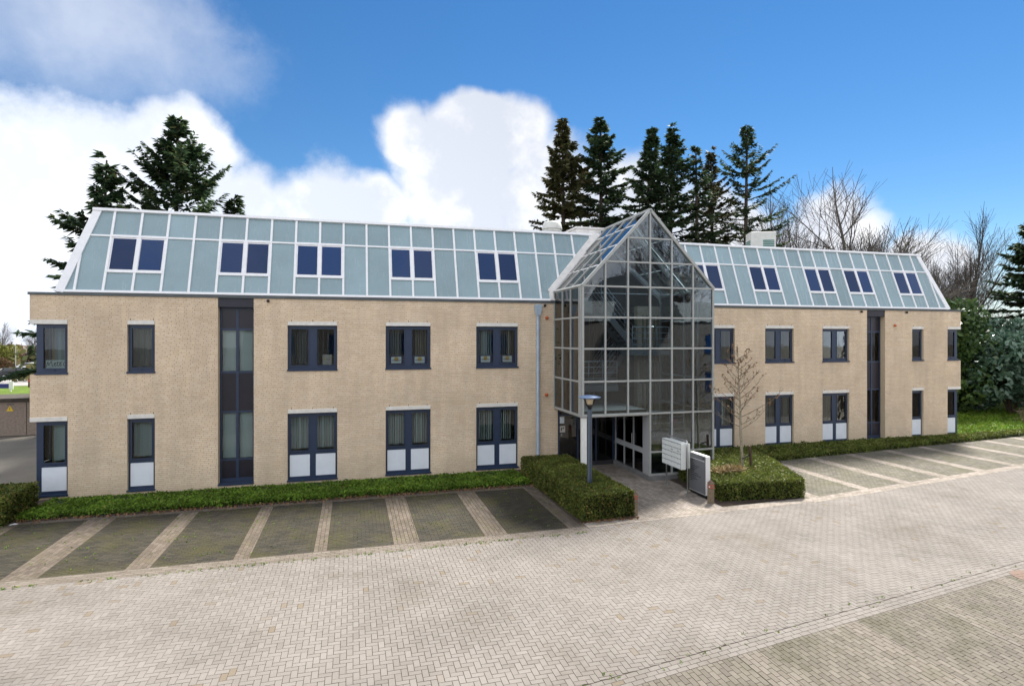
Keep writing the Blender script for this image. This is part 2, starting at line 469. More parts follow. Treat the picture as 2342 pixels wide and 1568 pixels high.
def np_mesh(name, V, Fq, mat, parent=None, loops=4, kind=None, smooth=False):
    """V (n,3) float, Fq (m,loops) int"""
    me = bpy.data.meshes.new(name)
    V = np.ascontiguousarray(V, np.float32); Fq = np.ascontiguousarray(Fq, np.int32)
    me.vertices.add(len(V)); me.vertices.foreach_set('co', V.ravel())
    me.loops.add(Fq.size); me.loops.foreach_set('vertex_index', Fq.ravel())
    me.polygons.add(len(Fq)); me.polygons.foreach_set('loop_start', np.arange(0, Fq.size, loops, dtype=np.int32))
    me.polygons.foreach_set('loop_total', np.full(len(Fq), loops, np.int32))
    if smooth: me.polygons.foreach_set('use_smooth', np.ones(len(Fq), bool))
    me.update(calc_edges=True); me.validate()
    if not smooth: me.shade_flat()
    me.materials.append(M[mat])
    o = bpy.data.objects.new(name, me); COL.objects.link(o)
    if parent: o.parent = parent
    if kind: o['kind'] = kind
    return o

def share(name, me, parent, loc, rot=(0, 0, 0), scale=(1, 1, 1)):
    o = bpy.data.objects.new(name, me); COL.objects.link(o)
    o.location = loc; o.rotation_euler = rot; o.scale = scale
    if parent: o.parent = parent
    return o

def to_px(X, Y, Z):
    """where a world point shows in the photograph, 2342 px wide (used to sort pieces by how large they show)"""
    dY = Y - CAM[1]; ca, sa = math.cos(YAW), math.sin(YAW)
    c = dY * ca + X * sa; l = X * ca - dY * sa
    return 1171 + 1312.5 * l / c, 772.57 - 1312.5 * (Z - CAM[2]) / c, c

# ================================================================== GROUND
g = MB(); g.add([(-400, -300, -.06), (500, -300, -.06), (500, 500, -.06), (-400, 500, -.06)], [(0, 1, 2, 3)])
tag(g.build('ground', 'asphalt'), kind='structure')

def front_edge(x):                       # front line of the bays (they splay a little on the right)
    return -7.15 if x < 6.2 else (-6.95 if x < 14.3 else -6.5 + .147 * (x - 14.3))
def fg_edge(x):                          # far line of the bays in the foreground
    return -13.97 + .147 * (x - 3.5)

def blocks(rects, shear=None, joint=.0065, cham=.0015, zj=.0006):
    """rects (n,4) x0,x1,y0,y1 -> verts, quads of low chamfered paving blocks"""
    r = np.asarray(rects, float); n = len(r)
    j = joint / 2
    x0, x1, y0, y1 = r[:, 0] + j, r[:, 1] - j, r[:, 2] + j, r[:, 3] - j
    zt = rng.normal(0, zj, n); tx = rng.normal(0, zj * .5, n); ty = rng.normal(0, zj * .5, n)
    V = np.zeros((n, 8, 3))
    for k, (a, b, c) in enumerate(((0, 0, 0), (1, 0, 0), (1, 1, 0), (0, 1, 0), (0, 0, 1), (1, 0, 1), (1, 1, 1), (0, 1, 1))):
        ins = cham if c else 0
        V[:, k, 0] = np.where(a, x1 - ins, x0 + ins); V[:, k, 1] = np.where(b, y1 - ins, y0 + ins)
        V[:, k, 2] = zt + (tx if a else -tx) + (ty if b else -ty) - (0 if c else .012)
    if shear: V[:, :, 1] += shear[0] * (V[:, :, 0] - shear[1])
    F = np.array([(4, 5, 6, 7), (0, 1, 5, 4), (1, 2, 6, 5), (2, 3, 7, 6), (3, 0, 4, 7)])
    Fq = (np.arange(n)[:, None, None] * 8 + F[None]).reshape(-1, 4)
    return V.reshape(-1, 3), Fq

def sheet(name, poly, z, mat, kind='structure'):
    m = MB(); m.add([(x, y, z) for x, y in poly], [tuple(range(len(poly)))])
    return tag(m.build(name, mat), kind=kind)

# ---- herringbone yard
road = sheet('road', [(-60, -60), (60, -60), (60, 1.5), (31, -3.9), (14.3, -6.3), (6.2, -6.6), (-60, -6.6)], -.010, 'bedding')
W_ = .105
H_rects = []
for yy in range(int(-19 / W_), int(-3.6 / W_)):
    for xx in range(int(-12.5 / W_), int(37 / W_)):
        s_ = (xx - yy) % 4
        if s_ == 0: rct = (xx * W_, (xx + 2) * W_, yy * W_, (yy + 1) * W_)
        elif s_ == 3: rct = (xx * W_, (xx + 1) * W_, yy * W_, (yy + 2) * W_)
        else: continue
        xc, yc = (rct[0] + rct[1]) / 2, (rct[2] + rct[3]) / 2
        top = front_edge(xc) - .42
        if xc < 6.2: top = -7.6
        elif xc < 14.3: top = -7.30 + .06 * (xc - 6.2)
        if rct[2] > top - .02: continue
        bot = fg_edge(xc) if xc > 1.5 else -99
        if rct[3] < bot + .02: continue
        px, py, c = to_px(xc, yc, 0)
        if c < 2 or px < -260 or px > 2600 or py > 1760: continue
        H_rects.append((rct[0], rct[1], max(rct[2], bot), min(rct[3], top), c if (-20 < px < 2362 and py < 1580) else 99))
H_rects.sort(key=lambda q: q[4])
near, rest = H_rects[:300], H_rects[300:]
V_, F_ = blocks([q[:4] for q in rest])
np_mesh('paving_blocks', V_, F_, 'paver_i', road, kind='stuff')
pm = {}
for q in near:
    dx, dy = q[1] - q[0], q[3] - q[2]
    key = (round(dx, 3), round(dy, 3))
    if key not in pm:
        V1, F1 = blocks([(-dx / 2, dx / 2, -dy / 2, dy / 2)], zj=0)
        o = np_mesh('paving_block', V1, F1, 'paver_o'); pm[key] = o.data
        bpy.data.objects.remove(o)
    share('paving_block', pm[key], road, ((q[0] + q[1]) / 2, (q[2] + q[3]) / 2, random.gauss(0, .0007)), (random.gauss(0, .003), random.gauss(0, .003), random.gauss(0, .006)))

def running(x0, x1, y0, y1, along='x', L=.21, Wd=.105):
    out = []
    if along == 'x':
        k = 0; y = y0
        while y < y1 - .02:
            ye = min(y + Wd, y1); x = x0 - (L / 2 if k % 2 else 0)
            while x < x1:
                a, b = max(x, x0), min(x + L, x1)
                if b - a > .02: out.append((a, b, y, ye))
                x += L
            y += Wd; k += 1
    else:
        for (b0, b1, a0, a1) in running(y0, y1, x0, x1, 'x', L, Wd): out.append((a0, a1, b0, b1))
    return out

# ---- bays along the left wing
bays = sheet('parking_bays', [(-22, -7.6), (6.35, -7.6), (6.35, -2.4), (-22, -2.4)], -.0125, 'bedding')
STR = [(-12.1, -11.5), (-9.75, -9.1), (-7.42, -6.70), (-5.02, -4.51), (-2.76, -2.40), (-.94, -.62), (1.01, 1.68), (3.40, 4.04), (5.78, 6.30)]
dark, strip, edge = [], [], []
xs = -14.5
for a, b in STR:
    dark += running(xs, a, -7.15, -2.72); strip += running(a, b, -7.15, -2.72, 'y'); xs = b
edge += running(-14.5, 6.3, -7.6, -7.15); edge2 = running(-14.5, 6.3, -2.72, -2.45)
for nm, rr, mt in (('dark_blocks', dark, 'dark_paver'), ('divider_blocks', strip, 'strip_paver'), ('edge_blocks', edge, 'bay_edge_paver'), ('kerb_blocks', edge2, 'strip_paver')):
    V_, F_ = blocks(rr); np_mesh(nm, V_, F_, mt, bays, kind='stuff')

# ---- bays along the right wing (splayed)
SH = (.147, 14.3)
bays2 = sheet('parking_bays_beyond', [(14.3, -6.9), (60, -.2), (60, 4.6), (31.6, .12), (17.8, -1.25), (16.0, -1.6), (14.2, -5.5)], -.0125, 'bedding')
STR2 = [(14.55, 15.0), (17.05, 17.5), (19.2, 19.7), (21.5, 22.0), (23.9, 24.4), (26.3, 26.8), (28.7, 29.2), (31.1, 31.6), (33.5, 34.0), (35.9, 36.4)]
dark, strip, edge = [], [], []
def bay_depth(x): return 4.95 - .047 * (x - 17.8)
xs = 14.3
for a, b in STR2:
    dep = bay_depth((xs + b) / 2)
    dark += running(xs, a, -6.5, -6.5 + dep - .1); strip += running(a, b, -6.5, -6.5 + dep - .1, 'y'); xs = b
edge = running(14.3, 37, -6.92, -6.5)
for nm, rr, mt in (('dark_blocks', dark, 'bay_paver'), ('divider_blocks', strip, 'edge_paver'), ('edge_blocks', edge, 'edge_paver')):
    V_, F_ = blocks(rr, SH); np_mesh(nm, V_, F_, mt, bays2, kind='stuff')

# ---- bays in the foreground, lower right
bays3 = sheet('parking_bays_foreground', [(1.5, -14.27), (40, -8.6), (40, -40), (1.5, -40)], -.0075, 'bedding')
SH3 = (.147, 3.5)
STR3 = [(3.85, 4.25), (6.15, 6.62), (8.62, 9.1), (11.0, 11.5), (13.4, 13.9), (15.8, 16.3), (18.2, 18.7)]
dark, strip, edge = [], [], []
xs = 1.6
for a, b in STR3:
    dark += running(xs, a, -19, -14.30, 'y'); strip += running(a, b, -19, -14.30, 'y'); xs = b
edge = running(1.6, 30, -14.30, -13.98)
dark += running(xs, 30, -19, -14.30, 'y')
for nm, rr, mt in (('dark_blocks', dark, 'fg_bay_paver'), ('divider_blocks', strip, 'fg_strip_paver'), ('edge_blocks', edge, 'paver_i')):
    V_, F_ = blocks(rr, SH3); V_[:, 2] += .004; np_mesh(nm, V_, F_, mt, bays3, kind='stuff')

# ---- entrance path
path = sheet('path', [(6.3, -7.32), (14.35, -6.86), (14.4, -6.3), (11.45, -5.9), (11.7, .3), (8.0, .3), (8.0, -6.75), (6.3, -6.85)], -.0115, 'bedding')
pr = []
for rct in running(8.0, 11.6, -6.8, .2, 'y'):
    xr = 10.95 + .10 * (rct[2] + 6.2)
    if (rct[0] + rct[1]) / 2 < max(10.95, xr) + .15: pr.append(rct)
V_, F_ = blocks(pr); np_mesh('path_blocks', V_, F_, 'edge_paver', path, kind='stuff')
er = running(6.32, 14.3, -7.28, -6.84)
V_, F_ = blocks(er, (.055, 6.3)); V_[:, 2] += .003; np_mesh('edge_blocks', V_, F_, 'edge_paver', path, kind='stuff')

# soil under planting, lawn right, yard left
sheet('planting_soil', [(-10.3, -2.45), (8.0, -2.45), (8.0, .0), (-10.3, .0)], .012, 'soil')
sheet('planting_soil_beside_path', [(6.2, -6.84), (8.02, -6.84), (8.02, -.4), (6.2, -.4)], .016, 'soil')
sheet('planting_soil_right', [(11.15, -6.45), (14.3, -6.35), (17.8, -1.28), (31.6, .1), (31.6, 1.1), (13.3, 1.1), (13.3, -2.9), (11.5, -2.9)], .012, 'soil')
sheet('lawn', [(31.2, .1), (60, 3.5), (60, 16), (31.2, 16)], .02, 'grass')
sheet('yard_paving', [(-45, -7.6), (-14.5, -7.6), (-14.5, -2.4), (-10.3, -2.4), (-10.3, 15.6), (-45, 15.6)], -.03, 'asphalt')
sheet('verge', [(-70, 38), (-12, 38), (-12, 56), (-70, 50)], -.02, 'grass')
sheet('car_park', [(-110, 50), (-12, 56), (-12, 100), (-110, 100)], -.035, 'lot')

# ================================================================== OFFICE BUILDING
bld = empty('office_building')
tag(bld, 'long two-storey yellow brick office building with glazed mansard roof and gabled glass entrance tower', 'building')

Z_UL, Z_US, Z_LL, Z_LS, Z_TOP = 5.735, 4.09, 2.555, .10, 6.69
YR = 1.02                                  # the right wing stands a metre back
CORNER_L, CORNER_R = (-10.1, -9.05), (30.34, 31.26)
WIN_L = [(-7.33, -6.51), (-2.27, -.56), (1.19, 2.88), (4.67, 6.38)]
WIN_R = [(15.58, 17.23), (18.93, 20.55), (22.26, 23.88), (27.93, 28.69)]
ST_L, ST_R = (-4.55, -3.40), (25.0, 26.15)

def facade(name, x0, x1, z1, Y, opens, thick=.32):
    """solid wall with openings and reveals, one mesh"""
    xs = sorted({x0, x1, *[o[0] for o in opens], *[o[1] for o in opens]})
    zs = sorted({0., z1, *[o[2] for o in opens], *[o[3] for o in opens]})
    solid = {}
    for i in range(len(xs) - 1):
        for j in range(len(zs) - 1):
            cx, cz = (xs[i] + xs[i + 1]) / 2, (zs[j] + zs[j + 1]) / 2
            solid[i, j] = not any(o[0] < cx < o[1] and o[2] < cz < o[3] for o in opens)
    m = MB()
    for (i, j), s in solid.items():
        if not s: continue
        a, b, c, d = xs[i], xs[i + 1], zs[j], zs[j + 1]
        y0, y1 = Y, Y + thick
        m.add([(a, y0, c), (b, y0, c), (b, y0, d), (a, y0, d)], [(0, 1, 2, 3)], 0)
        m.add([(a, y1, c), (b, y1, c), (b, y1, d), (a, y1, d)], [(3, 2, 1, 0)], 2)
        if not solid.get((i - 1, j)): m.add([(a, y0 - .004, c), (a, y1, c), (a, y1, d), (a, y0 - .004, d)], [(0, 3, 2, 1)], 1)
        if not solid.get((i + 1, j)): m.add([(b, y0 - .004, c), (b, y1, c), (b, y1, d), (b, y0 - .004, d)], [(0, 1, 2, 3)], 1)
        if not solid.get((i, j - 1)): m.add([(a, y0 - .004, c), (b, y0 - .004, c), (b, y1, c), (a, y1, c)], [(0, 3, 2, 1)], 1)
        if not solid.get((i, j + 1)): m.add([(a, y0 - .004, d), (b, y0 - .004, d), (b, y1, d), (a, y1, d)], [(0, 1, 2, 3)], 1)
    return m.build(name, ['mortar', 'reveal_brick', 'plaster'], bld)

def brick_rects(x0, x1, z1, opens, L=.25, h=.0668):
    out = []; k = 0; z = 0.
    rgw = random.Random(int(x0 * 10) + 3); last = 0.
    while z < z1 - .01:
        ze = min(z + h, z1); zc = (z + ze) / 2
        cuts = sorted((o[0], o[1]) for o in opens if o[2] - .001 < zc < o[3] + .001)
        segs = []; a = x0
        for c0, c1 in cuts:
            if c0 > a: segs.append((a, c0))
            a = max(a, c1)
        if a < x1: segs.append((a, x1))
        off = rgw.choice([v for v in (0, .125, .25, .375, .5, .625, .75, .875) if .2 < abs(v - last) < .8]); last = off
        for s0, s1 in segs:
            x = x0 - L * off
            n0 = int((s0 - x) // L); x += n0 * L
            while x < s1:
                a, b = max(x, s0), min(x + L, s1)
                if b - a > .03: out.append((a, b, z, ze))
                elif out and abs(out[-1][1] - a) < 1e-6 and out[-1][2] == z: out[-1] = (out[-1][0], b, z, ze)
                x += L
        z += h; k += 1
    return out

def brick_boxes(rects, Y, joint=.011, proud=.007):
    r = np.asarray(rects, float); n = len(r); j = joint / 2
    x0, x1, z0, z1 = r[:, 0] + j, r[:, 1] - j, r[:, 2] + j, r[:, 3] - j
    yf = Y - proud - rng.uniform(0, .002, n)
    V = np.zeros((n, 8, 3)); ins = .003
    for k, (a, b, c) in enumerate(((0, 0, 0), (1, 0, 0), (1, 1, 0), (0, 1, 0), (0, 0, 1), (1, 0, 1), (1, 1, 1), (0, 1, 1))):
        i = ins if c else 0
        V[:, k, 0] = np.where(a, x1 - i, x0 + i); V[:, k, 2] = np.where(b, z1 - i, z0 + i)
        V[:, k, 1] = yf if c else Y + .003
    F = np.array([(4, 5, 6, 7), (0, 1, 5, 4), (1, 2, 6, 5), (2, 3, 7, 6), (3, 0, 4, 7)])
    return V.reshape(-1, 3), (np.arange(n)[:, None, None] * 8 + F[None]).reshape(-1, 4)

def pair(x): return [(x[0], x[1], Z_US, Z_UL), (x[0], x[1], Z_LS, Z_LL)]
OP_L = sum([pair(x) for x in WIN_L + [CORNER_L]], []) + [(*ST_L, .10, Z_TOP), (8.07, 8.9, 0, 2.48)]
OP_R = sum([pair(x) for x in WIN_R + [CORNER_R]], []) + [(*ST_R, .10, Z_TOP)]
LINT = .143
def with_lintels(op, wins): return op + [(a, b, zt, zt + LINT) for (a, b) in wins for zt in (Z_UL, Z_LL)]

wall_l = facade('wall', -10.1, 8.9, Z_TOP, 0., OP_L)
rl = brick_rects(-10.1, 8.9, Z_TOP, with_lintels(OP_L, WIN_L + [CORNER_L]))
full = sorted([q for q in rl if q[1] - q[0] > .245 and q[3] - q[2] > .066], key=lambda q: q[0] * .8 + abs((q[2] + q[3]) / 2 - 3.2) * .25)
near = set(full[:300])
V_, F_ = brick_boxes([q for q in rl if q not in near], 0.)
np_mesh('brickwork', V_, F_, 'brick_i', wall_l, kind='stuff')
V1, F1 = brick_boxes([(-.125, .125, -.0334, .0334)], 0.)
o = np_mesh('brick', V1, F1, 'brick_o'); bm_ = o.data; bpy.data.objects.remove(o)
for q in near:
    share('brick', bm_, wall_l, ((q[0] + q[1]) / 2, 0, (q[2] + q[3]) / 2))
wall_r = facade('wall', 12.2, 31.26, Z_TOP, YR, OP_R)
rr = brick_rects(12.2, 31.26, Z_TOP, with_lintels(OP_R, WIN_R + [CORNER_R]))
V_, F_ = brick_boxes(rr, YR)
np_mesh('brickwork', V_, F_, 'brick_i', wall_r, kind='stuff')

# end walls, back wall, floors, flat roof
m = MB()
m.box(-10.1, -9.8, 1.0, 12, 0, Z_TOP); m.box(-10.1, -9.8, .323, 1.0, Z_LL, Z_US); m.box(-10.1, -9.8, .323, 1.0, Z_UL, Z_TOP)
m.box(30.96, 31.26, 2.0, 12, 0, Z_TOP); m.box(30.96, 31.26, YR + .323, 2.0, Z_LL, Z_US); m.box(30.96, 31.26, YR + .323, 2.0, Z_UL, Z_TOP)
m.box(-9.8, 30.96, 11.7, 12, 0, Z_TOP)
m.build('end_wall', 'reveal_brick', bld)
m = MB()
for x0, x1, y0 in ((-9.79, 8.85, .33), (12.25, 30.95, YR + .33)):
    for z in (.02, 3.02, 6.42):
        m.box(x0, x1, y0, 11.69, z, z + .26)
    m.box(x0, x1, y0 + 4.5, y0 + 4.62, .29, 3.01); m.box(x0, x1, y0 + 4.5, y0 + 4.62, 3.29, 6.41)
m.build('floor_slab', 'plaster', bld)
m = MB(); m.box(-8.6, 9.2, 1.22, 11.2, 9.55, 9.70); m.box(9.2, 12.0, 1.3, 11.2, 9.56, 9.71); m.box(12.0, 29.6, 2.24, 11.2, 9.55, 9.70)
m.add([(-9.35, 11.95, 6.72), (30.48, 11.95, 6.72), (29.65, 11.0, 9.7), (-8.6, 11.0, 9.7)], [(3, 2, 1, 0)])
m.add([(-9.35, .15, 6.72), (-9.35, 11.95, 6.72), (-8.6, 11.0, 9.7), (-8.6, 1.25, 9.7)], [(3, 2, 1, 0)])
m.add([(30.48, 1.2, 6.72), (30.48, 11.95, 6.72), (29.65, 11.0, 9.7), (29.65, 2.27, 9.7)], [(0, 1, 2, 3)])
m.build('flat_roof', 'roof_felt', bld)
# flashing on the wall head
m = MB()
m.box(-10.14, 7.93, -.05, 1.6, Z_TOP, Z_TOP + .085); m.box(13.37, 31.3, YR - .05, YR + 1.6, Z_TOP, Z_TOP + .085)
m.box(-10.14, -9.3, 1.6, 12.04, Z_TOP, Z_TOP + .085); m.box(30.4, 31.3, YR + 1.6, 12.04, Z_TOP, Z_TOP + .085)
m.build('wall_flashing', 'flashing', bld)

# ------------------------------------------------------------------ windows
def blind(win, x0, x1, z0, z1, y, mat, gap=0., every=.089):
    m = MB(); x = x0
    while x < x1 - .03:
        if random.random() > gap:
            a = random.uniform(.35, .95)
            dx, dy = .043 * math.cos(a), .043 * math.sin(a)
            cx = x + .045; zb = z0 + random.uniform(0, .03)
            m.add([(cx - dx, y - dy, zb), (cx + dx, y + dy, zb), (cx + dx, y + dy, z1), (cx - dx, y - dy, z1)], [(0, 1, 2, 3)])
        x += every
    if m.v: m.build('blind', mat, win)

def window(x0, x1, z0, z1, Y, lower, blinds, corner=0, double=True):
    """blue aluminium window set back in its opening; corner = -1 / 1 where it turns the corner of the building"""
    y0, y1 = Y + .10, Y + .17
    fr = MB(); c0, c1 = x0, x1
    if corner < 0: c0 = x0 + .14
    if corner > 0: c1 = x1 - .12
    b = .085
    zs = z0 + .05
    lw = .17 if corner < 0 else b; rw = .17 if corner > 0 else b
    fr.box(c0, c0 + lw, y0, y1, zs, z1); fr.box(c1 - rw, c1, y0, y1, zs, z1)
    fr.box(c0 + lw, c1 - rw, y0, y1, z1 - .10, z1); fr.box(c0 + lw, c1 - rw, y0, y1, zs, zs + .11)
    cells = [(c0 + lw, c1 - rw)]
    if double:
        mid = (c0 + c1) / 2
        fr.box(mid - .125, mid + .125, y0, y1, zs + .11, z1 - .10)
        cells = [(c0 + lw, mid - .125), (mid + .125, c1 - rw)]
    zp = zs + .11
    if lower:
        for a, e in cells: fr.box(a, e, y0, y1, 1.04, 1.15)
        zg = 1.15
    else: zg = zp
    for a, e in cells:                           # slim opening sash, a little proud
        yy = y0 - .015
        fr.box(a, a + .028, yy, y0 + .02, zg, z1 - .10); fr.box(e - .028, e, yy, y0 + .02, zg, z1 - .10)
        fr.box(a + .028, e - .028, yy, y0 + .02, z1 - .135, z1 - .10); fr.box(a + .028, e - .028, yy - .012, y0 + .02, zg, zg + .035)
        fr.box((a + e) / 2 - .018, (a + e) / 2 + .018, yy - .02, y0, zg - .05, zg - .015)
    if corner:                                   # the return along the end wall
        xa, xb = (c0, c0 + .06) if corner < 0 else (c1 - .06, c1)
        fr.box(xa, xb, y1, Y + .98, zs, zs + .11); fr.box(xa, xb, y1, Y + .98, z1 - .10, z1); fr.box(xa, xb, Y + .90, Y + .98, zs + .11, z1 - .10)
        if lower: fr.box(xa, xb, y1, Y + .90, 1.04, 1.15)
    win = fr.build('window', 'frame_blue', bld)
    MB().box(c0 - .0 if corner < 0 else x0 - .02, c1 if corner > 0 else x1 + .02, Y - .045, y1, z0 - .005, z0 + .05).build('sill', 'frame_blue', win)
    lx0, lx1 = x0 + .004, x1 - .004
    MB().bbox(lx0, lx1, Y - .022, Y + .31, z1 + .002, z1 + LINT - .004, .006).build('lintel', 'lintel', win)
    for a, e in cells:
        MB().box(a + .02, e - .02, y0 + .022, y0 + .030, zg + .03, z1 - .12).build('pane', 'glass', win)
        if lower: MB().box(a - .02, e + .02, y0 - .012, y0 + .03, zp - .005, 1.035).build('spandrel_panel', 'white_panel', win)
    if corner:
        xg = c0 + .025 if corner < 0 else c1 - .033
        MB().box(xg, xg + .008, y1 + .01, Y + .89, zg + .03, z1 - .11).build('pane', 'glass', win)
        if lower: MB().box(xg, xg + .02, y1 + .01, Y + .89, zp, 1.03).build('spandrel_panel', 'white_panel', win)
    for (a, e), bl in zip(cells, blinds):
        if bl: blind(win, a + bl[1] * (e - a), a + bl[2] * (e - a), zg + .05, z1 - .14, Y + .36, bl[0], bl[3] if len(bl) > 3 else .0)
    # little expansion marks in the brickwork above the lintel
    if not corner:
        for u in (.08, .5, .92) if double else (.12, .95):
            xx = x0 + u * (x1 - x0)
            MB().box(xx - .008, xx + .008, Y - .012, Y, z1 + LINT, z1 + LINT + .06).build('vent_slot', 'header_dark', win)
    return win

P_, D_, MD, WM = 'blind_pale', 'blind_dark', 'blind_mid', 'blind_warm'
window(*CORNER_L, Z_US, Z_UL, 0, False, [(MD, .35, 1, .1)], -1, False)
window(*CORNER_L, Z_LS, Z_LL, 0, True, [(P_, .30, 1)], -1, False)
window(*WIN_L[0], Z_US, Z_UL, 0, False, [(D_, 0, 1)], 0, False)
window(*WIN_L[0], Z_LS, Z_LL, 0, True, [(P_, 0, 1)], 0, False)
UPB = [[(D_, 0, 1), (D_, 0, .9, .3)], [(WM, 0, .75), (WM, .25, 1)], [(MD, 0, 1), (WM, .05, 1)]]
LOB = [[(P_, 0, 1), (P_, 0, 1)], [(P_, 0, 1), (P_, 0, 1)], [(P_, 0, 1), (P_, 0, .75)]]
for i in range(3):
    window(*WIN_L[i + 1], Z_US, Z_UL, 0, False, UPB[i])
    window(*WIN_L[i + 1], Z_LS, Z_LL, 0, True, LOB[i])
UPR = [[None, (WM, .2, .8)], [None, (D_, .3, 1, .3)], [None, (MD, 0, .5)]]
LOR = [[(P_, 0, 1), (P_, 0, 1)], [(MD, 0, 1), (MD, .3, 1)], [(MD, 0, 1), (MD, 0, .6)]]
for i in range(3):
    window(*WIN_R[i], Z_US, Z_UL, YR, False, UPR[i])
    window(*WIN_R[i], Z_LS, Z_LL, YR, True, LOR[i])
window(*WIN_R[3], Z_US, Z_UL, YR, False, [(D_, .2, 1)], 0, False)
window(*WIN_R[3], Z_LS, Z_LL, YR, True, [(MD, .2, .8)], 0, False)
window(*CORNER_R, Z_US, Z_UL, YR, False, [(D_, .3, 1, .3)], 1, False)
window(*CORNER_R, Z_LS, Z_LL, YR, True, [(D_, 0, .8)], 1, False)

def stair_window(x0, x1, Y):
    m = MB()
    ya, yb = Y + .26, Y + .33
    m.box(x0, x1, Y + .02, yb, 6.37, Z_TOP - .002)                                   # dark header
    zl = [(.16, .30), (.92, .99), (2.62, 2.69), (4.02, 4.10), (5.55, 5.63), (6.30, 6.368)]
    for a, b in zl: m.box(x0, x1, ya, yb, a, b)
    xm = (x0 + x1) / 2
    for a, b in ((x0, x0 + .07), (xm - .045, xm + .045), (x1 - .07, x1)):
        for (z0, z1) in zip([z[1] for z in zl[:-1]], [z[0] for z in zl[1:]]): m.box(a, b, ya, yb, z0, z1)
    m.box(x0 - .01, x1 + .01, Y - .03, yb, .105, .158)
    for f in range(0, 6): m.mi[f] = 1
    win = m.build('stair_window', ['frame_blue', 'header_dark'], bld)
    for (za, zb, kind) in ((.30, .92, 0), (.99, 2.62, 1), (2.69, 4.02, 0), (4.10, 5.55, 1), (5.63, 6.30, 0)):
        for a, b in ((x0 + .07, xm - .045), (xm + .045, x1 - .07)):
            if kind:
                MB().box(a, b, ya + .03, ya + .038, za, zb).build('pane', 'glass', win)
                MB().box(a, b, ya + .16, ya + .17, za, zb).build('roller_blind', 'blind_pale', win)
            else: MB().box(a, b, ya + .02, ya + .05, za, zb).build('spandrel_panel', 'dark_panel', win)
    return win
stair_window(*ST_L, 0.); stair_window(*ST_R, YR)

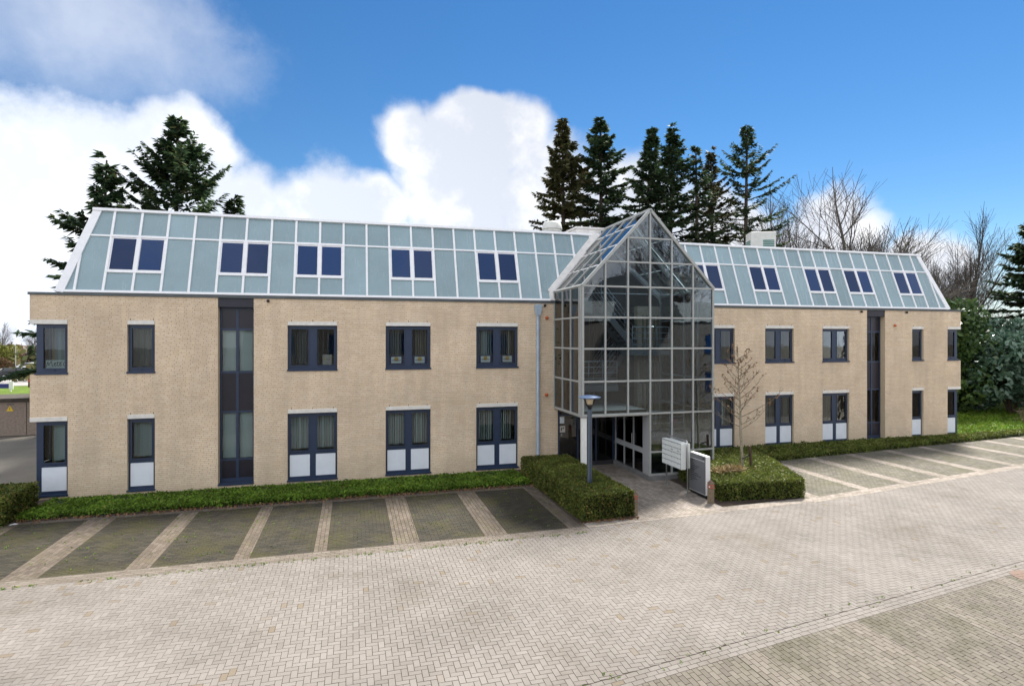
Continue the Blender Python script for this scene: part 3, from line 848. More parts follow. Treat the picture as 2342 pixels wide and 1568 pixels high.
# ------------------------------------------------------------------ mansard roof
def mansard(sign, X0, pitch, ncol, y0, hip_b, hip_t, wins, extra, val_b):
    """sign +1: hip at left running right; -1: mirrored. X0 first glazing bar, pitch spacing"""
    ZB, RISE, RUN = 6.775, 2.975, 1.10
    S = lambda x, t, n=0.: (x, y0 + .05 + RUN * t - n * .938, ZB + RISE * t + n * .347)
    hip = lambda t: hip_b + (hip_t - hip_b) * t
    tv0 = (7.16 - ZB) / RISE
    val = lambda t: val_b + sign * max(0., (ZB + RISE * t - 7.16) / 1.0535)
    TW, TT = (7.52 - ZB) / RISE, (8.80 - ZB) / RISE
    m = MB()
    q = [(hip_b, 0), (val_b, 0), (val_b, tv0), (val(1), 1), (hip_t, 1)]
    m.add([S(x, t, -.02) for x, t in q], [tuple(range(5)) if sign > 0 else tuple(range(4, -1, -1))])
    roof = m.build('mansard_roof', 'coping', bld)
    def clip(poly, f):
        out = []
        for i in range(len(poly)):
            a, b = poly[i - 1], poly[i]; fa, fb = f(*a), f(*b)
            if (fa >= 0) != (fb >= 0):
                k = fa / (fa - fb); out.append((a[0] + (b[0] - a[0]) * k, a[1] + (b[1] - a[1]) * k))
            if fb >= 0: out.append(b)
        return out
    def panel(xa, xb, ta, tb, name, mat, n0, n1, ins=.0):
        lo, hi = min(xa, xb) + ins, max(xa, xb) - ins
        poly = [(lo, ta), (hi, ta), (hi, tb), (lo, tb)]
        poly = clip(poly, lambda x, t: sign * (x - hip(t)) - .10)
        if ta >= tv0 - 1e-6:
            poly = clip(poly, lambda x, t: sign * (val_b + sign * ((ZB + RISE * t - 7.16) / 1.0535) - x) - .16)
        else:
            poly = clip(poly, lambda x, t: sign * (val_b - x) - .12)
        if len(poly) < 3: return
        n = len(poly); mm = MB()
        mm.add([S(x, t, n0) for x, t in poly] + [S(x, t, n1) for x, t in poly],
               [tuple(range(n - 1, -1, -1)), tuple(range(n, 2 * n))] + [(i, (i + 1) % n, n + (i + 1) % n, n + i) for i in range(n)])
        mm.build(name, mat, roof)
    def bar(p, q, wd=.075, th=.07, name='glazing_bar', mat='white_frame', n=.03):
        MB().bar(S(p[0], p[1], n), S(q[0], q[1], n), wd, th, (0, -.938, .347)).build(name, mat, roof)
    xs = [X0 + sign * pitch * k for k in range(ncol)]
    cols = [(extra - sign * .9, extra), (extra, xs[0])] + list(zip(xs[:-1], xs[1:]))
    for ci, (a, b) in enumerate(cols):
        k = ci - 2
        rows = [(0, TT), (TT, 1)]
        if ci == 0: rows = [(0, TT)]
        isw = any(w <= k < w + 2 for w in wins)
        if ci == 1:
            panel(a, b, 0, TT, 'roof_panel', 'roof_panel', .0, .022)
            panel(extra - sign * .2, b, TT, 1, 'roof_panel', 'roof_panel', .0, .022); continue
        if isw:
            panel(a, b, 0, TW, 'roof_panel', 'roof_panel', .0, .022)
            panel(a, b, TW, TT, 'roof_window_frame', 'white_frame', .0, .04)
            panel(a, b, TW + .028, TT - .03, 'roof_window', 'roof_window', .043, .052, .085)
            panel(a, b, TT, 1, 'roof_panel', 'roof_panel', .0, .022)
        elif sign * (b - val_b) > -.3:
            for ta, tb in ((0, tv0), (tv0, TT), (TT, 1)): panel(a, b, ta, tb, 'roof_panel', 'roof_panel', .0, .022)
        else:
            for ta, tb in rows: panel(a, b, ta, tb, 'roof_panel', 'roof_panel', .0, .022)
    tval = lambda x: min(1., max(0., (7.16 + abs(x - val_b) * 1.0535 - ZB) / RISE)) if sign * (x - val_b) > 0 else 0.
    for x in xs:
        if tval(x) < .97: bar((x, tval(x)), (x, 1))
    te = (extra - hip_b) / (hip_t - hip_b)
    bar((extra, 0), (extra, te))
    bar((hip(TT), TT), (val(TT), TT), .06, .064)
    for wi in wins: bar((xs[wi] + sign * .0, TW), (xs[wi + 2], TW), .075, .085)
    for wi in wins: bar((xs[wi], TT), (xs[wi + 2], TT), .085, .09)
    for wi in wins: bar((xs[wi + 1], TW), (xs[wi + 1], TT), .13, .078)
    bar((hip(0) + sign * .0, .012), (val_b, .012), .085, .10, 'base_rail')
    bar((hip(1) - sign * .12, 1.0), (val(1), 1.0), .10, .16, 'top_rail')
    MB().bar(S(hip(0) + sign * .05, -.0, .03), S(hip(1) + sign * .03, 1.0, .03), .26, .09, (0, -.938, .347)).build('hip_rail', 'white_frame', roof)
    # broad coping down the valley beside the tower
    MB().bar(S(val_b - sign * .13, tv0 - .02, .05), S(val(1) - sign * .13, 1.0, .05), .34, .16, (0, -.938, .347)).build('valley_coping', 'coping', roof)
    MB().bar(S(val_b - sign * .09, 0, .05), S(val_b - sign * .09, tv0, .05), .20, .14, (0, -.938, .347)).build('valley_coping', 'coping', roof)
    return roof
mansard(+1, -8.06, .857, 23, 0., -9.35, -8.62, (0, 4, 7, 11, 15), -8.88, 7.93)
mansard(-1, 29.07, .812, 21, YR, 30.48, 29.66, (0, 4, 7, 11, 15), 29.86, 13.36)

# things on the flat roof
vent = empty('roof_vent', (8.88, 3.0, 9.70))
tag(vent, 'round off-white roof fan cowl on the flat roof left of the glass gable', 'roof vent')
MB().lathe([(.26, 0), (.26, .35), (.40, .42), (.44, .50), (.44, .56)]).build('base', 'vent_white', vent, True)
MB().lathe([(.30, .56), (.46, .57), (.47, .62), (.42, .86), (.36, .93), (.02, .96)]).build('cowl', 'vent_white', vent, True)
up = MB(); up.box(9.75, 13.0, 2.15, 6, 9.72, 10.24)
up.box(9.7, 13.05, 2.1, 6.05, 10.24, 10.32)
up.build('roof_upstand', 'coping', bld)
ac = empty('roof_air_unit', (21.9, 5.0, 9.70))
tag(ac, 'white boxy air-handling unit with green louvres on the flat roof', 'air unit')
b = MB(); b.bbox(-.66, .66, -.45, .55, .12, 1.42, .02); b.box(-.6, -.5, -.4, .5, 0, .12); b.box(.5, .6, -.4, .5, 0, .12); b.build('housing', 'vent_white', ac)
for k in range(7):
    MB().box(-.02, .56, -.475, -.452, .30 + k * .10, .36 + k * .10).build('louvre', 'grille', ac)
    MB().box(-.675, -.662, -.36, .44, .30 + k * .10, .36 + k * .10).build('louvre', 'grille', ac)
ac.rotation_euler = (0, 0, R(-22))

# rainwater pipe + wall fittings
dp = MB(); dp.tube([(7.19, -.10, 6.2), (7.19, -.10, .02)], .065, 12)
for z in (5.6, 3.9, 2.2): dp.tube([(7.19, -.10, z), (7.19, -.10, z + .1)], .074, 12)
pipe = dp.build('downpipe', 'zinc', bld, False)
MB().hexa([(7.11, -.19, 6.2), (7.27, -.19, 6.2), (7.27, -.012, 6.2), (7.11, -.012, 6.2)], [(7.04, -.24, 6.62), (7.34, -.24, 6.62), (7.34, -.012, 6.62), (7.04, -.012, 6.62)]).build('hopper', 'zinc', pipe)
def fitting(x, z, Y, mat, name, r=.055):
    MB().lathe([(r * .6, 0), (r, .03), (r * .9, .09), (r * .4, .12)], (0, 0, 0), 10).build(name, mat, bld, True, (x, Y - .01, z)).rotation_euler = (R(90), 0, 0)
fitting(7.58, 6.10, 0, 'orange', 'alarm_lamp', .07); fitting(7.56, 2.98, 0, 'orange', 'alarm_lamp', .07); fitting(26.75, 5.92, YR, 'orange', 'alarm_lamp', .06)
for x, Y in ((-2.92, 0), (7.50, 0), (24.6, YR), (27.5, YR)):
    fitting(x, 6.60, Y, 'black', 'floodlight', .055)

# ------------------------------------------------------------------ glass entrance tower
TX0, TX1, TY = 7.93, 13.36, -2.90
PX = (TX1 - TX0) / 6
XC = (TX0 + TX1) / 2
ZR = [.20, 1.04, 2.48, 3.70, 4.89, 6.03, 7.16]
ZG = [8.07, 8.97]
APEX = 10.03
SL = (APEX - 7.16) / (XC - TX0)
gz = lambda x: APEX - abs(x - XC) * SL
BF = .062
tw = MB()
tw.box(10.55, TX1 + .03, TY - .12, YR - .01, .0, .17, 1)                      # plinth
tower = tw.build('glass_tower', ['bronze_frame', 'stone'], bld)
MB().box(TX0 + .01, 10.60, TY + .03, -.01, 2.40, 2.47, 0).build('soffit', 'bronze_frame', tower)
def tbar(p, q, wd=BF, th=.10, up=(0, 1, 0), mat='bronze_frame', name='mullion'):
    MB().bar(p, q, wd, th, up).build(name, mat, tower)
colx = [TX0 + PX * i for i in range(7)]
# front: uprights
for i, x in enumerate(colx):
    zb = 2.44 if i < 3 else .17
    xx = min(max(x, TX0 + .03), TX1 - .03)
    tbar((xx, TY, zb), (xx, TY, gz(x) - .02 if 0 < i < 6 else 7.16), .075 if i in (0, 6) else BF)
# front: rails, butted between uprights
for i in range(6):
    a, b_ = colx[i] + BF / 2, colx[i + 1] - BF / 2
    for k, z in enumerate(ZR):
        if i < 3 and z < 2.4: continue
        tbar((a, TY + .004, z), (b_, TY + .004, z), .085 if z in (2.48,) and i < 3 else BF, .09, name='transom')
    for z in ZG:
        if gz(colx[i]) > z - .25 or gz(colx[i + 1]) > z - .25:
            x_lo = XC - (APEX - z) / SL; x_hi = XC + (APEX - z) / SL
            aa, bb = max(a, x_lo), min(b_, x_hi)
            if bb - aa > .05: tbar((aa, TY + .004, z), (bb, TY + .004, z), BF, .09, name='transom')
# gable rafters on the front and the corner clusters
for sx in (TX0, TX1):
    tbar((sx, TY - .02, 7.16), (XC, TY - .02, APEX), .10, .12, (0, 1, 0), name='gable_rafter')
    tbar((sx, TY + .10, 7.10), (XC, TY + .10, APEX - .06), .07, .08, (0, 1, 0), name='gable_rafter')
for dx, dy in ((-.035, .05), (-.045, .14)):
    tbar((TX0 + dx, TY + dy, 2.44), (TX0 + dx, TY + dy, 7.14), .05, .05)
# front panes
def pane_poly(pts, name='pane', mat='atrium_glass', nrm=(0, 1, 0), th=.008):
    n = len(pts); v = Vector(nrm) * th; mm = MB()
    mm.add([tuple(p) for p in pts] + [tuple(Vector(p) + v) for p in pts], [tuple(range(n)), tuple(range(2 * n - 1, n - 1, -1))] + [(i, n + i, n + (i + 1) % n, (i + 1) % n) for i in range(n)])
    mm.build(name, mat, tower)
for i in range(6):
    a, b_ = colx[i] + .02, colx[i + 1] - .02
    zz = [z for z in ZR if i >= 3 or z > 2.4]
    for z0, z1 in zip(zz[:-1], zz[1:]):
        pane_poly([(a, TY, z0 + .02), (b_, TY, z0 + .02), (b_, TY, z1 - .02), (a, TY, z1 - .02)])
    zz = [7.16] + ZG + [APEX + .1]
    for z0, z1 in zip(zz[:-1], zz[1:]):
        lo, hi = z0 + .02, z1 - .02
        ga, gb = gz(a) - .04, gz(b_) - .04
        if max(ga, gb) <= lo: continue
        pts = [(a, TY, lo), (b_, TY, lo), (b_, TY, min(max(gb, lo), hi)), (a, TY, min(max(ga, lo), hi))]
        if i < 3 and ga < hi < gb: pts = [(a, TY, lo), (b_, TY, lo), (b_, TY, hi), (a + (b_ - a) * (hi - ga) / (gb - ga), TY, hi), (a, TY, max(ga, lo))]
        if i >= 3 and gb < hi < ga: pts = [(a, TY, lo), (b_, TY, lo), (b_, TY, max(gb, lo)), (a + (b_ - a) * (ga - hi) / (ga - gb), TY, hi), (a, TY, hi)]
        clean = []
        for p in pts:
            if not clean or (Vector(p) - Vector(clean[-1])).length > .01: clean.append(p)
        if (Vector(clean[0]) - Vector(clean[-1])).length < .01: clean.pop()
        # if the slope starts right of a, pull the low corner in
        if i < 3 and ga < lo: clean = [(a + (b_ - a) * (lo - ga) / (gb - ga), TY, lo)] + [p for p in clean[1:] if p[0] > a + .01]
        if i >= 3 and gb < lo: clean = [p for p in clean if p[0] < b_ - .01][:1] + [(a + (b_ - a) * (ga - lo) / (ga - gb), TY, lo)] + [p for p in clean if p[0] < b_ - .01][1:]
        if len(clean) >= 3: pane_poly(clean)
# side walls
for sx, ye, zlow in ((TX0, -.012, 2.48), (TX1, YR - .012, .20)):
    ys = [TY + .19, TY + 1.05, TY + 1.92, ye] if sx == TX0 else [TY + .05, -1.9, -.9, .1, ye]
    zz = [z for z in ZR if z >= zlow]
    for y in ys[1:]:
        tbar((sx, y, zlow - .04), (sx, y, 7.12), BF, .09, (1, 0, 0))
    for k in range(len(ys) - 1):
        for z in zz: tbar((sx, ys[k] + .032, z), (sx, ys[k + 1] - .032, z), BF, .08, (1, 0, 0), name='transom')
        for z0, z1 in zip(zz[:-1], zz[1:]):
            pane_poly([(sx, ys[k + 1] - .02, z0 + .02), (sx, ys[k] + .02, z0 + .02), (sx, ys[k] + .02, z1 - .02), (sx, ys[k + 1] - .02, z1 - .02)], nrm=(1, 0, 0))
# glazed roof slopes back to the mansard
for sgn, ex, y0 in ((1, TX0, 0.), (-1, TX1, YR)):
    back = lambda z: y0 + .05 + 1.10 * max(0, min(1, (z - 6.775) / 2.975)) - .04
    nrm = (-sgn * SL / math.hypot(1, SL), 0, 1 / math.hypot(1, SL))
    ysr = [TY + .02, TY + .95, TY + 1.85, TY + 2.75, TY + 3.65]
    tz = [0, .27, .54, .81, 1.0] if sgn > 0 else [0, .33, .66, 1.0]
    pt = lambda t, y: (ex + sgn * t * (XC - TX0), y, 7.16 + t * (APEX - 7.16))
    for y in ysr[1:]:
        t0 = 0.
        while t0 < 1 and back(7.16 + t0 * 2.87) < y: t0 += .02
        if t0 < .95: tbar(pt(t0, y), pt(1.0, y), .05, .10, nrm, 'bronze_frame', 'rafter')
    for ti, t_ in enumerate(tz[1:-1]):
        tbar(pt(t_, TY + .05), pt(t_, back(7.16 + t_ * 2.87)), .03, .05, nrm, 'white_frame', 'purlin')
    tbar(pt(0, TY), pt(0, back(7.16)), .08, .10, nrm, 'bronze_frame', 'eave_rail')
    for ta, tb in zip(tz[:-1], tz[1:]):
        for k in range(len(ysr)):
            ya = ysr[k]; yb0 = ysr[k + 1] if k + 1 < len(ysr) else 9
            fa, fb = back(7.16 + ta * 2.87), back(7.16 + tb * 2.87)
            p = [(ta, min(ya, fa)), (ta, min(yb0, fa)), (tb, min(yb0, fb)), (tb, min(ya, fb))]
            if max(q[1] for q in p) - ya < .08: continue
            pts = [pt(q[0], max(q[1], ya)) for q in p]
            cl = []
            for q in pts:
                if not cl or (Vector(q) - Vector(cl[-1])).length > .01: cl.append(q)
            if len(cl) >= 3: pane_poly(cl, 'roof_pane', 'atrium_roof_glass', nrm)
tbar((XC, TY - .06, APEX + .01), (XC, 1.25, APEX + .01), .12, .09, (0, 0, 1), name='ridge_bar')

# white corner post of the overhang
MB().bbox(TX0 + .03, TX0 + .21, TY + .03, TY + .21, 0, 2.398, .012).build('corner_post', 'post_white', tower)

# entrance: glazed screen facing the path, dark glazing behind the overhang
ent = MB()
ex = 10.62
ent.box(ex, ex + .09, TY + .06, TY + .44, .0, 2.395)
for y in (-2.46, -1.66, -.86, -.06): ent.box(ex + .005, ex + .075, y, y + .07, .06, 2.395)
for z0, z1 in ((.0, .058),): ent.box(ex + .005, ex + .075, TY + .44, -.01, z0, z1)
for (ya, yb) in ((-2.39, -1.66), (-1.59, -.86), (-.79, -.06)):
    ent.box(ex + .008, ex + .07, ya, yb, .90, 1.10); ent.box(ex + .008, ex + .07, ya, yb, 2.31, 2.394); ent.box(ex + .008, ex + .07, ya, yb, .06, .14)
door = ent.build('entrance_screen', 'grey_metal', bld)
for (ya, yb) in ((-2.39, -1.66), (-1.59, -.86), (-.79, -.06)):
    for z0, z1 in ((.14, .90), (1.10, 2.31)):
        MB().box(ex + .035, ex + .043, ya, yb, z0, z1).build('pane', 'entrance_glass', door)
MB().tube([(ex - .05, -1.62, 1.12), (ex - .05, -1.62, 1.55)], .014, 8).build('door_handle', 'steel', door)
sg = MB()
for x in (8.08, 8.92, 9.74, 10.52): sg.box(x, x + .07, .02, .09, 0, 2.40)
for a, b_ in ((8.15, 8.92), (8.99, 9.74), (9.81, 10.52)):
    sg.box(a, b_, .022, .088, 0, .09); sg.box(a, b_, .022, .088, 2.10, 2.16)
scr = sg.build('entrance_screen', 'frame_blue', bld)
for a, b_ in ((8.15, 8.92), (8.99, 9.74), (9.81, 10.52)):
    MB().box(a, b_, .05, .058, .09, 2.10).build('pane', 'entrance_glass', scr)
    MB().box(a, b_, .05, .058, 2.16, 2.40).build('pane', 'entrance_glass', scr)
MB().box(8.17, 8.36, .034, .048, 1.78, 2.05).build('notice', 'print_white', scr)
ic = MB(); ic.bbox(-.115, .115, -.04, 0, 0, .26, .006); icom = ic.build('intercom', 'steel', scr, loc=(8.28, .046, 1.42))
MB().box(-.07, -.03, -.046, -.041, .06, .2).build('speaker_slot', 'ink', icom)
MB().box(.0, .06, -.046, -.041, .14, .2).build('call_button', 'ink', icom)
MB().lathe([(.04, 0), (.04, .03), (.02, .04)], n=12).build('lock', 'steel', scr, True, (8.25, .048, 1.31)).rotation_euler = (R(90), 0, 0)

# ------------------------------------------------------------------ hall behind the tower glass
hall = MB()
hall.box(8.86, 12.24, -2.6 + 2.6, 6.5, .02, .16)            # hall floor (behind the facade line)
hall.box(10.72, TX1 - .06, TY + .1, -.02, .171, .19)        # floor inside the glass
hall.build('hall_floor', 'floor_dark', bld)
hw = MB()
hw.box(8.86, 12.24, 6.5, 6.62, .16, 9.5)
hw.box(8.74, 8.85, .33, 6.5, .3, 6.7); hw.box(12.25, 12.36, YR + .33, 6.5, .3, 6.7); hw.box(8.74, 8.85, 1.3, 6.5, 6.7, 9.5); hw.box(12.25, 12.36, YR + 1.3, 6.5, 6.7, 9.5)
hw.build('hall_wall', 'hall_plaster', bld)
gl = MB()
gl.box(8.86, 10.9, .25, 3.2, 3.02, 3.28); gl.box(8.86, 12.24, 3.2, 6.49, 3.02, 3.28)
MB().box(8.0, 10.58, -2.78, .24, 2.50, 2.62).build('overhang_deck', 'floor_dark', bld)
gl.build('gallery', 'slab', bld)
g2 = MB(); g2.box(8.86, 9.75, .35, 6.49, 6.36, 6.98); g2.box(9.75, 12.24, 3.4, 6.49, 6.42, 6.9)
g2.build('upper_gallery', 'plaster', bld)
def railing(p, q, zf, posts=3, rails=(.33, .66, 1.0)):
    m = MB()
    p, q = Vector(p), Vector(q)
    for k in range(posts):
        c = p.lerp(q, k / (posts - 1))
        m.tube([(c.x, c.y, c.z), (c.x, c.y, c.z + 1.0)], .018, 6)
    for r_ in rails: m.tube([p + Vector((0, 0, r_)), q + Vector((0, 0, r_))], .018 if r_ < 1 else .026, 6)
    return m.build('railing', 'steel', bld, True)
railing((8.9, .28, 3.29), (10.85, .28, 3.29), 0, 4, (.28, .52, .76, 1.0))
def flight(x0, z0, x1, z1, ya, yb, n):
    m = MB()
    for k in range(n):
        a = x0 + (x1 - x0) * k / n; b_ = x0 + (x1 - x0) * (k + 1) / n; z = z0 + (z1 - z0) * (k + 1) / n
        m.box(min(a, b_), max(a, b_), ya, yb, z - .05, z)
    st = m.build('staircase', 'floor_dark', bld)
    for y in (ya - .04, yb + .04):
        MB().bar((x0, y, z0 - .02), (x1, y, z1 - .10), .05, .28, (0, 0, 1)).build('stringer', 'slab', st)
        r_ = MB()
        for h_ in (.35, .6, .85, 1.05): r_.tube([(x0, y, z0 + h_), (x1, y, z1 + h_)], .018, 6)
        for k in range(4):
            u = k / 3; r_.tube([(x0 + (x1 - x0) * u, y, z0 + (z1 - z0) * u), (x0 + (x1 - x0) * u, y, z0 + (z1 - z0) * u + 1.05)], .016, 6)
        r_.build('handrail', 'steel', st, True)
flight(12.15, 4.75, 10.45, 6.75, 1.05, 2.0, 11)
flight(11.0, 3.28, 12.15, 4.70, 2.15, 3.0, 8)
ld = MB(); ld.box(11.35, 13.2, .0, 1.0, 4.55, 4.75); ld.build('landing', 'slab', bld)
railing((11.45, .05, 4.75), (13.2, .05, 4.75), 0, 4, (.25, .5, .75, 1.0))
ld = MB(); ld.box(11.2, 13.2, -1.2, .0 - .02, 1.15, 1.30); ld.build('landing', 'slab', bld)
railing((11.25, -1.15, 1.30), (13.15, -1.15, 1.30), 0, 4, (.25, .5, .75, 1.0))
flight(11.2, 1.3, 10.95, 1.3001, -1.0, -.2, 1)
# tan boarded strips on the brick wall inside the glass
for k, x in enumerate((12.42, 12.62, 12.98, 13.14)):
    MB().box(x, x + (.10 if k % 2 else .06), YR - .06, YR - .02, 1.4, 6.3).build('wall_batten', 'tan_curtain', bld)
hb = MB(); hb.box(12.3, 13.3, YR - .03, YR - .012, 3.25, 4.2); hb.build('notice_board', 'tan_curtain', bld)
# truss lines under the glazed roof
for sgn, ex_ in ((1, TX0 + .1), (-1, TX1 - .1)):
    MB().bar((ex_, -1.0, 7.05), (XC, -1.0, 9.86), .09, .14, (0, 1, 0)).build('roof_truss', 'white_paint', tower)
MB().tube([(TX0 + .1, -1.0, 7.06), (TX1 - .1, -1.0, 7.06)], .02, 6).build('tie_rod', 'steel', tower)

# things in the hall
bn = empty('roll_up_banner', (8.95, .62, 3.285))
tag(bn, 'tall pale pull-up banner with handwritten heading on the gallery behind the tower glass', 'banner')
MB().box(-.06, .52, -.006, .006, .06, 1.95).build('sheet', 'print_white', bn)
MB().box(.44, .52, -.009, -.007, .06, 1.95).build('edge_print', 'lamp_cap', bn)
MB().box(-.08, .54, -.07, .07, 0, .06).build('base', 'grey_metal', bn)
for k in range(9):
    MB().box(.0, random.uniform(.25, .4), -.009, -.007, 1.2 - k * .11, 1.225 - k * .11).build('text_line', 'sign_grey', bn)
def leafy(name, center, rad, n, size, mat, parent, squash=1.0):
    c = rng.normal(0, 1, (n, 3)); c /= np.linalg.norm(c, axis=1)[:, None]
    c *= (rng.uniform(.15, 1, n) ** .45)[:, None] * np.array([rad, rad, rad * squash])
    return leaf_cloud(name, c + np.array(center), size, mat, parent)
def leaf_cloud(name, P, size, mat, parent=None, up=.0, kind=None, aspect=1.8):
    """one quad leaf per point, random attitude"""
    n = len(P)
    d = rng.normal(0, 1, (n, 3)); d[:, 2] += up; d /= np.linalg.norm(d, axis=1)[:, None]
    e = np.cross(d, rng.normal(0, 1, (n, 3))); e /= np.linalg.norm(e, axis=1)[:, None]
    s = size * rng.uniform(.6, 1.3, n)[:, None]
    a, b_ = d * s * .5 * aspect ** .5, e * s * .5 / aspect ** .5
    V = np.stack([P - a, P + b_ * 1.0, P + a, P - b_ * 1.0], 1).reshape(-1, 3)
    return np_mesh(name, V, np.arange(n * 4).reshape(-1, 4), mat, parent, kind=kind)
pl = empty('potted_plant', (8.35, -.55, 2.62))
tag(pl, 'tall slender green potted plant standing inside the glass beside the banner', 'plant')
MB().lathe([(.14, 0), (.18, .28), (.16, .30)], n=14).build('pot', 'stone', pl, True)
MB().tube([(0, 0, .28), (.03, .02, 1.6), (0, 0, 3.2)], [.02, .015, .008], 6).build('stem', 'bark', pl)
pp = np.concatenate([rng.normal(0, 1, (700, 3)) * np.array([.17, .17, .75]) + np.array([0, 0, 1.75])])
leaf_cloud('foliage', pp, .11, 'plant_leaf', pl)
fl = empty('flower_vase', (12.75, -1.05, 1.30))
tag(fl, 'small vase of pink flowers on the landing behind the lower right tower glass', 'vase')
MB().lathe([(.05, 0), (.09, .1), (.05, .22), (.06, .26)], n=12).build('vase', 'stone', fl, True)
MB().tube([(0, 0, .2), (0, 0, .45)], .008, 5).build('stem', 'plant_leaf', fl)
leaf_cloud('bloom', rng.normal(0, .08, (120, 3)) + np.array([0, 0, .52]), .09, 'pink', fl)

# ------------------------------------------------------------------ printed sheets in the windows
def text(body, size, loc, mat, parent, rot=(R(90), 0, 0), align='CENTER', name='lettering'):
    cu = bpy.data.curves.new(name, 'FONT'); cu.body = body; cu.size = size; cu.align_x = align; cu.align_y = 'CENTER'
    cu.materials.append(M[mat]); cu.extrude = .0006
    o = bpy.data.objects.new(name, cu); COL.objects.link(o); o.location = loc; o.rotation_euler = rot
    bpy.context.view_layer.update()
    me = bpy.data.meshes.new_from_object(o.evaluated_get(bpy.context.evaluated_depsgraph_get()))
    bpy.data.objects.remove(o)
    o = bpy.data.objects.new(name, me); COL.objects.link(o); o.location = loc; o.rotation_euler = rot
    if parent: o.parent = parent
    return o
def strokes(lines, mat, parent, wd=.012, name='lettering'):
    m = MB()
    for ln in lines:
        for (p, q) in zip(ln[:-1], ln[1:]):
            p, q = Vector((p[0], 0, p[1])), Vector((q[0], 0, q[1])); d = (q - p)
            if d.length < 1e-5: continue
            d.normalize(); nn = Vector((-d.z, 0, d.x)) * wd / 2; e = d * wd * .35
            m.add([tuple(p - e - nn), tuple(q + e - nn), tuple(q + e + nn), tuple(p - e + nn)], [(0, 1, 2, 3)])
    return m.build(name, mat, parent)
METE = [[(-.36, -.07), (-.31, .07), (-.28, -.03), (-.20, .085), (-.16, -.055), (-.13, -.06)],
        [(-.11, -.01), (-.05, .015), (-.06, .04), (-.10, .03), (-.10, -.03), (-.06, -.05), (-.02, -.03)],
        [(.02, .07), (.0, -.03), (.03, -.05), (.06, -.035)], [(-.04, .045), (.17, .065)],
        [(.08, -.01), (.13, .01), (.12, .035), (.08, .025), (.08, -.03), (.12, -.05), (.16, -.03)],
        [(.30, .07), (.23, .05), (.20, .0), (.22, -.045), (.28, -.055), (.335, -.02), (.34, .035), (.30, .07)], [(.27, -.01), (.32, -.05), (.38, -.065)]]
sg = empty('window_sign', (-9.40, .17, 4.40))
tag(sg, 'pale window sign with black handwritten MeteQ lettering in the upper left corner window', 'sign')
MB().box(-.335, .335, 0, .004, -.15, .15).build('sheet', 'print_grey', sg)
st_ = strokes([[(x * .85 - .01, z * 1.15) for x, z in ln] for ln in METE], 'ink', sg, .017); st_.location = (0, -.003, .015)
MB().box(-.335, .10, -.003, -.001, -.15, -.125).build('stripe', 'magenta', sg)
MB().box(.105, .335, -.003, -.001, -.15, -.125).build('stripe', 'green_print', sg)
st2 = strokes([[(x * .5, z * .9) for x, z in ln] for ln in METE], 'ink', bn, .012); st2.location = (.22, -.012, 1.68)
for i, (x0, x1, wn, cell) in enumerate(((1.275, 1.91, 'left', 'middle'), (2.16, 2.795, 'right', 'middle'), (4.755, 5.40, 'left', 'rightmost'), (5.65, 6.295, 'right', 'rightmost'))):
    mid = (x0 + x1) / 2
    s = empty('window_sign', (mid, .165, 4.445))
    tag(s, ['blue window sign with white FINENZO card in left pane of the middle double window',
            'blue window sign with white FINENZO card in right pane of the middle double window',
            'blue window sign with white FINENZO card in left pane of window nearest downpipe',
            'faded grey FINENZO card on blue strip in right pane of window nearest downpipe'][i], 'sign', 'company signs in the upper windows')
    wd = .26
    MB().box(-wd, wd, 0, .004, -.15, .15).build('sheet', 'print_blue', s)
    MB().box(-.19, .19, -.004, -.001, -.125, .12).build('card', 'print_white' if i < 3 else 'mail_white', s)
    d = MB(); d.lathe([(.085, 0), (.085, .001)], n=20)
    dd = d.build('disc', 'sun_yellow', s, loc=(.0, -.0045, .03)); dd.rotation_euler = (R(90), 0, 0)
    text('FINENZO', .078, (0, -.0075, -.02), 'print_blue', s)
s = empty('window_sign', (-.92, .165, 4.47))
tag(s, 'beige office poster in the lower right of the window beside the stair strip', 'sign')
MB().box(-.16, .16, 0, .004, -.18, .20).build('sheet', 'plaster', s)
d = MB(); d.lathe([(.03, 0), (.03, .001)], n=14); d.build('disc', 'sun_yellow', s, loc=(-.09, -.004, .03)).rotation_euler = (R(90), 0, 0)
MB().box(-.04, .11, -.003, -.001, .022, .036).build('text_line', 'sign_grey', s)

# ================================================================== PLANTING
def in_poly(P, poly):
    x, y = P[:, 0], P[:, 1]; ins = np.zeros(len(P), bool); n = len(poly)
    for i in range(n):
        (x0, y0), (x1, y1) = poly[i], poly[(i + 1) % n]
        c = ((y0 > y) != (y1 > y)) & (x < (x1 - x0) * (y - y0) / (y1 - y0 + 1e-12) + x0)
        ins ^= c
    return ins
def lumps(P, s, ph):
    return (np.sin(P[:, 0] * s + ph) * np.cos(P[:, 1] * s * 1.13 + ph * 2) + .6 * np.sin(P[:, 0] * s * 2.3 + P[:, 1] * s * 1.9 + ph * 3)) / 1.6

